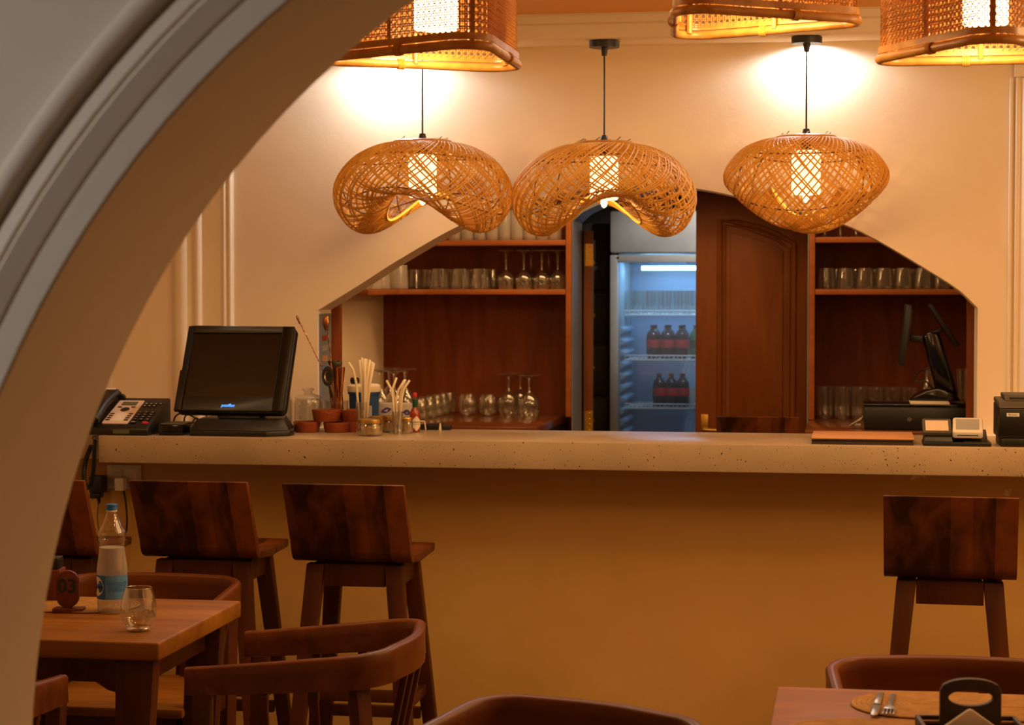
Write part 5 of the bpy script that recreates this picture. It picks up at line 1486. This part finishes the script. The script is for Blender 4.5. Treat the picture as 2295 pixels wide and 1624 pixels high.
row('tall_glass', tumbler_mesh(0.125, 0.030, 0.034), M_GLASS, [(X(a, 7.93), 7.93, ZWT + 0.0005) for a in (1850, 1888, 1926, 1963, 2000, 2038)],
    lambda i: ORD[i] + ' tall glass from the left on the right worktop', 'glass', 'tall glasses on the right worktop')
single('carafe', MB().lathe([(0, 0), (0.04, 0), (0.044, 0.005), (0.042, 0.09), (0.022, 0.15), (0.017, 0.19), (0.019, 0.2), (0.017, 0.2), (0.015, 0.19), (0.02, 0.15), (0.038, 0.09), (0, 0.006)], 20), M_GLASS, (X(2082, 7.95), 7.95, ZWT + 0.0005), 'clear glass carafe left of the till column on the right worktop', 'carafe')
single('glass_vase', MB().lathe([(0, 0), (0.022, 0), (0.024, 0.004), (0.018, 0.10), (0.026, 0.20), (0.024, 0.20), (0.016, 0.10), (0, 0.01)], 20), M_GLASS, (X(2158, 7.86), 7.86, ZWT + 0.0005), 'slim clear glass between the till column and the opening jamb', 'glass')
# left shelves
row('plastic_cup', tumbler_mesh(0.096, 0.040, 0.036), M_FROST, [(X(893, 7.84), 7.84, ZSL + 0.0005)], lambda i: 'largest white plastic cup on the left shelf', 'cup', 'white plastic cups on the left shelf')
row('plastic_cup', tumbler_mesh(0.085, 0.034, 0.030), M_FROST, [(X(855, 7.70), 7.70, ZSL + 0.0005), (X(836, 7.52), 7.52, ZSL + 0.0005)], lambda i: ('white plastic cup just left of the largest one', 'white plastic cup at the far left end of the shelf by the arch')[i], 'cup', 'white plastic cups on the left shelf')
row('tumbler', tumbler_mesh(0.082, 0.044, 0.034), M_GLASS, [(X(a, 7.93), 7.93, ZSL + 0.0005) for a in (985, 1034, 1078)], lambda i: ORD[i] + ' upturned tumbler from the left on the left middle shelf', 'glass', 'tumblers on the left middle shelf')
row('tumbler', tumbler_mesh(0.080, 0.036, 0.031), M_GLASS, [(X(a, 8.04), 8.04, ZSL + 0.0005) for a in (930, 962, 1012, 1060, 1102)], lambda i: ORD[i] + ' small tumbler from the left in the back of the left middle shelf', 'glass', 'tumblers at the back of the left middle shelf')
hw_ = 0.155
row('wine_glass', MB().lathe(flip(goblet_profile(hw_, 0.036, 0.031, 0.46), hw_), 18), M_GLASS, [(X(a, 7.93), 7.93, ZSL + 0.0005) for a in (1134, 1174, 1214, 1250)], lambda i: ORD[i] + ' upturned wine glass from the left on the left middle shelf', 'glass', 'upturned wine glasses on the left middle shelf')
row('wine_glass', MB().lathe(flip(goblet_profile(hw_, 0.034, 0.030, 0.46), hw_), 18), M_GLASS, [(X(a, 8.04), 8.04, ZSL + 0.0005) for a in (1190, 1230)], lambda i: ('upturned wine glass behind the second one on the left shelf', 'upturned wine glass behind the third one on the left shelf')[i], 'glass', 'upturned wine glasses at the back of the left middle shelf')
row('tall_glass', tumbler_mesh(0.140, 0.026, 0.030), M_FROST, [(X(1020 + 28 * k, 7.92), 7.92, ZSU + 0.0005) for k in range(9)], lambda i: ORD[i] + ' tall ribbed glass from the left on the left top shelf', 'glass', 'tall glasses on the left top shelf')
# left worktop
hg = 0.166
row('goblet', MB().lathe(flip(goblet_profile(hg, 0.045, 0.046, 0.60), hg), 22), M_GLASS, [(X(a, y_), y_, ZWT + 0.0005) for a, y_ in ((1140, 7.93), (1186, 7.84), (1166, 8.045))], lambda i: ('left upturned goblet in the group of three on the left worktop', 'right upturned goblet in the group of three on the left worktop', 'rear upturned goblet in the group of three on the left worktop')[i], 'glass', 'big upturned goblets on the left worktop')
tub = [(0, 0), (0.030, 0), (0.036, 0.006), (0.039, 0.03), (0.036, 0.07), (0.030, 0.084), (0.0, 0.088), (0.0, 0.084), (0.028, 0.080), (0.034, 0.07), (0.037, 0.03), (0.033, 0.008), (0, 0.006)]
row('round_tumbler', MB().lathe(tub, 20), M_GLASS, [(X(a, y_), y_, ZWT + 0.0005) for a, y_ in ((940, 7.62), (958, 7.72), (974, 7.82), (988, 7.92), (1003, 8.02), (1048, 7.93), (1094, 7.93))],
    lambda i: (ORD[i] + ' round tumbler of the slanting row on the left worktop') if i < 5 else ('round tumbler standing apart, left of the three goblets' if i == 6 else 'round tumbler between the slanting row and the one by the goblets'), 'glass', 'round tumblers on the left worktop')
row('goblet', MB().lathe(flip(goblet_profile(0.20, 0.043, 0.043, 0.62), 0.20), 22), M_GLASS, [(X(a, y_), y_, ZWT + 0.0005) for a, y_ in ((852, 7.46), (884, 7.36), (908, 7.53), (872, 7.63))],
    lambda i: ('leftmost upturned goblet behind the straws, over the blue tub', 'front upturned goblet behind the forked straws', 'rightmost upturned goblet behind the forked straws', 'rear upturned goblet behind the forked straws')[i], 'glass', 'upturned goblets behind the straws')
# stool behind the bar
st = copy_thing(s0, (X(1706, 7.62), 7.575, 0.115), math.radians(0), label='wooden stool behind the bar in front of the brown door, only its backrest showing', group='wooden stool behind the bar'); st.scale = (0.80, 1, 1)
o = MB().box2((-0.74, YWB + 0.005, 0), (-0.14, 7.80, 0.1148)).build('floor_platform', M_FLOOR); struct(o)

# fridge and store
FY = 9.0
fx0 = X(1367, FY); fw_ = 0.62
t = thing('drinks_fridge', 'grey upright drinks fridge with a lit glass door in the back room', 'fridge', (fx0 + fw_ / 2, FY, 0), 0)
hw = fw_ / 2; fz = Z(472, FY, 1440)
for nm, a, b_, mt in (('side_wall', (-hw, 0.05, 0.06), (-hw + 0.035, 0.60, fz), M_GREY), ('side_wall', (hw - 0.035, 0.05, 0.06), (hw, 0.60, fz), M_GREY), ('back_wall', (-hw + 0.0352, 0.56, 0.06), (hw - 0.0352, 0.60, fz), M_FRIN), ('floor_panel', (-hw + 0.0352, 0.05, 0.06), (hw - 0.0352, 0.5595, 0.14), M_FRIN)):
    MB().box2(a, b_).build(nm, mt, t, bevel=0.002)
zd = Z(571, FY, 1440)
MB().box2((-hw - 0.002, 0.0, zd + 0.008), (hw + 0.002, 0.558, fz)).build('header', M_GREY, t, bevel=0.012)
fb = 0.034
for nm, a, b_ in (('door_stile', (-hw, 0.0, 0.10), (-hw + fb, 0.045, zd)), ('door_stile', (hw - fb, 0.0, 0.10), (hw, 0.045, zd)), ('door_rail', (-hw + fb + 0.0005, 0.0, zd - 0.034), (hw - fb - 0.0005, 0.045, zd)), ('door_rail', (-hw + fb + 0.0005, 0.0, 0.10), (hw - fb - 0.0005, 0.045, 0.16))):
    MB().box2(a, b_).build(nm, M_GREY, t, bevel=0.003)
MB().box2((-hw + fb, 0.018, 0.16), (hw - fb, 0.022, zd - 0.034)).build('door_glass', M_DOORGL, t)
MB().lathe([(0, 0.0), (0.006, 0.0), (0.006, -0.002), (0, -0.002)], 10, M=TR(-hw + 0.035, -0.0005, zd - 0.012) @ RX(-PI / 2)).build('screw', M_STEEL, t)
MB().box2((-hw + 0.10, 0.40, zd - 0.066), (hw - 0.10, 0.44, zd - 0.046)).build('led_strip', M_LEDF, t)
MB().lathe([(0, 0), (0.055, 0), (0.055, -0.004), (0.03, -0.02), (0, -0.02)], 24, c=(0.04, 0.33, zd - 0.02)).build('vent_disc', M_FRIN, t)
zz = 0.2
while zz < 1.40:
    MB().prism([(-hw + 0.0355, zz), (-hw + 0.056, zz + 0.012), (-hw + 0.056, zz + 0.024), (-hw + 0.0355, zz + 0.036)], 0.08, 0.52).build('wall_rib', M_FRIN, t, bevel=0.002)
    zz += 0.0525
shz = [Z(706, FY + 0.1, 1440), Z(806, FY + 0.1, 1440), Z(914, FY + 0.1, 1440), Z(914, FY + 0.1, 1440) - 0.26]
for z_ in shz:
    m = MB()
    for yy in (0.075, 0.30, 0.545): m.tube([(-hw + 0.058, yy, z_), (hw - 0.058, yy, z_)], 0.0042, 6)
    m.tube([(-hw + 0.058, 0.075, z_ + 0.020), (hw - 0.058, 0.075, z_ + 0.020)], 0.0035, 6)
    for k in range(26):
        x_ = -hw + 0.062 + (fw_ - 0.124) * k / 25
        m.tube([(x_, 0.075, z_ + 0.019), (x_, 0.075, z_), (x_, 0.545, z_)], 0.0022, 4)
    stuff(m.build('wire_shelf', M_WIRE, t))
FC = fx0 + hw
row('tumbler', tumbler_mesh(0.105, 0.030, 0.034), M_GLASS, [(X(a, 9.14), 9.14, shz[0] + 0.006) for a in (1420, 1455, 1490, 1525, 1556)], lambda i: ORD[i] + ' chilled glass from the left in the front row of the fridge', 'glass', 'chilled glasses on the top fridge shelf')
row('tumbler', tumbler_mesh(0.105, 0.030, 0.034), M_GLASS, [(X(a, 9.30), 9.30, shz[0] + 0.006) for a in (1408, 1440, 1474, 1508, 1540)], lambda i: ORD[i] + ' chilled glass from the left in the back row of the fridge', 'glass', 'chilled glasses at the back of the top fridge shelf')
def cola(label, x, y, z, mat=M_COLA, lab=M_COLALAB, group='red labelled cola bottles in the fridge'):
    t = thing('soda_bottle', label, 'bottle', (x, y, z), 0, group)
    MB().lathe([(0, 0), (0.026, 0), (0.030, 0.006), (0.030, 0.090), (0.029, 0.104), (0.024, 0.118), (0.015, 0.128), (0.011, 0.135), (0.011, 0.140), (0, 0.140)], 20).build('bottle_body', mat, t, smooth=60)
    MB().lathe([(0.0304, 0.048), (0.0306, 0.049), (0.0306, 0.084), (0.0304, 0.085)], 20).build('wrap_label', lab, t)
    MB().lathe([(0, 0.1405), (0.012, 0.1405), (0.0125, 0.142), (0.0125, 0.150), (0, 0.151)], 16).build('cap', M_INK if lab is M_COLALAB else M_GREENF, t)
    return t
k0 = cola('cola bottle at the left front of the middle fridge shelf', X(1463, 9.16), 9.16, shz[1] + 0.006)
xs_ = X(1495, 9.16) - X(1463, 9.16)
for i, (dx, dy, sh, lb) in enumerate(((1, 0, 1, 'cola bottle in the middle front of the middle fridge shelf'), (2, 0, 1, 'cola bottle at the right front of the middle fridge shelf'), (0, 1, 1, 'cola bottle behind the left one on the middle fridge shelf'), (1, 1, 1, 'cola bottle behind the middle one on the middle fridge shelf'), (2, 1, 1, 'cola bottle behind the right one on the middle fridge shelf'),
                                     (0.45, 0, 2, 'cola bottle leftmost on the lower fridge shelf'), (1.3, 0, 2, 'cola bottle second from left on the lower fridge shelf'), (2.1, 0, 2, 'cola bottle third from left on the lower fridge shelf'))):
    copy_thing(k0, (k0.location.x + xs_ * dx, 9.16 + 0.09 * dy, shz[sh] + 0.006), label=lb)
cola('green bottle right of the cola bottles on the middle fridge shelf', X(1560, 9.16), 9.16, shz[1] + 0.006, M_GREENB, M_GREENF, None)
row('tumbler', tumbler_mesh(0.085, 0.027, 0.030), M_FROST, [(X(1552, 9.2), 9.2, shz[2] + 0.006)], lambda i: 'clear glass right of the cola bottles on the lower fridge shelf', 'glass', None)
# storage drawers
t = thing('drawer_cabinet', 'dark cabinet of drawers with brass knobs left of the fridge', 'cabinet', (X(1300, 9.1) - 0.06, 9.1, 0), 0)
xw_ = fx0 - 0.015 - (X(1300, 9.1) - 0.06)
MB().box2((-0.25, 0.022, 0), (xw_, 0.45, 1.86)).build('carcass', M_DARK, t, bevel=0.002)
for z0_ in (0.60, 0.84, 1.08, 1.32, 1.56):
    dr = MB().box2((-0.24, 0.0, z0_), (xw_ - 0.008, 0.0215, z0_ + 0.225)).build('drawer', M_DARK, t, bevel=0.004)
    MB().lathe([(0, 0.0), (0.006, 0.0), (0.009, 0.012), (0.012, 0.018), (0.008, 0.024), (0, 0.025)], 14, M=TR(xw_ - 0.075, 0, z0_ + 0.12) @ RX(PI / 2)).build('knob', M_BRASS, dr)
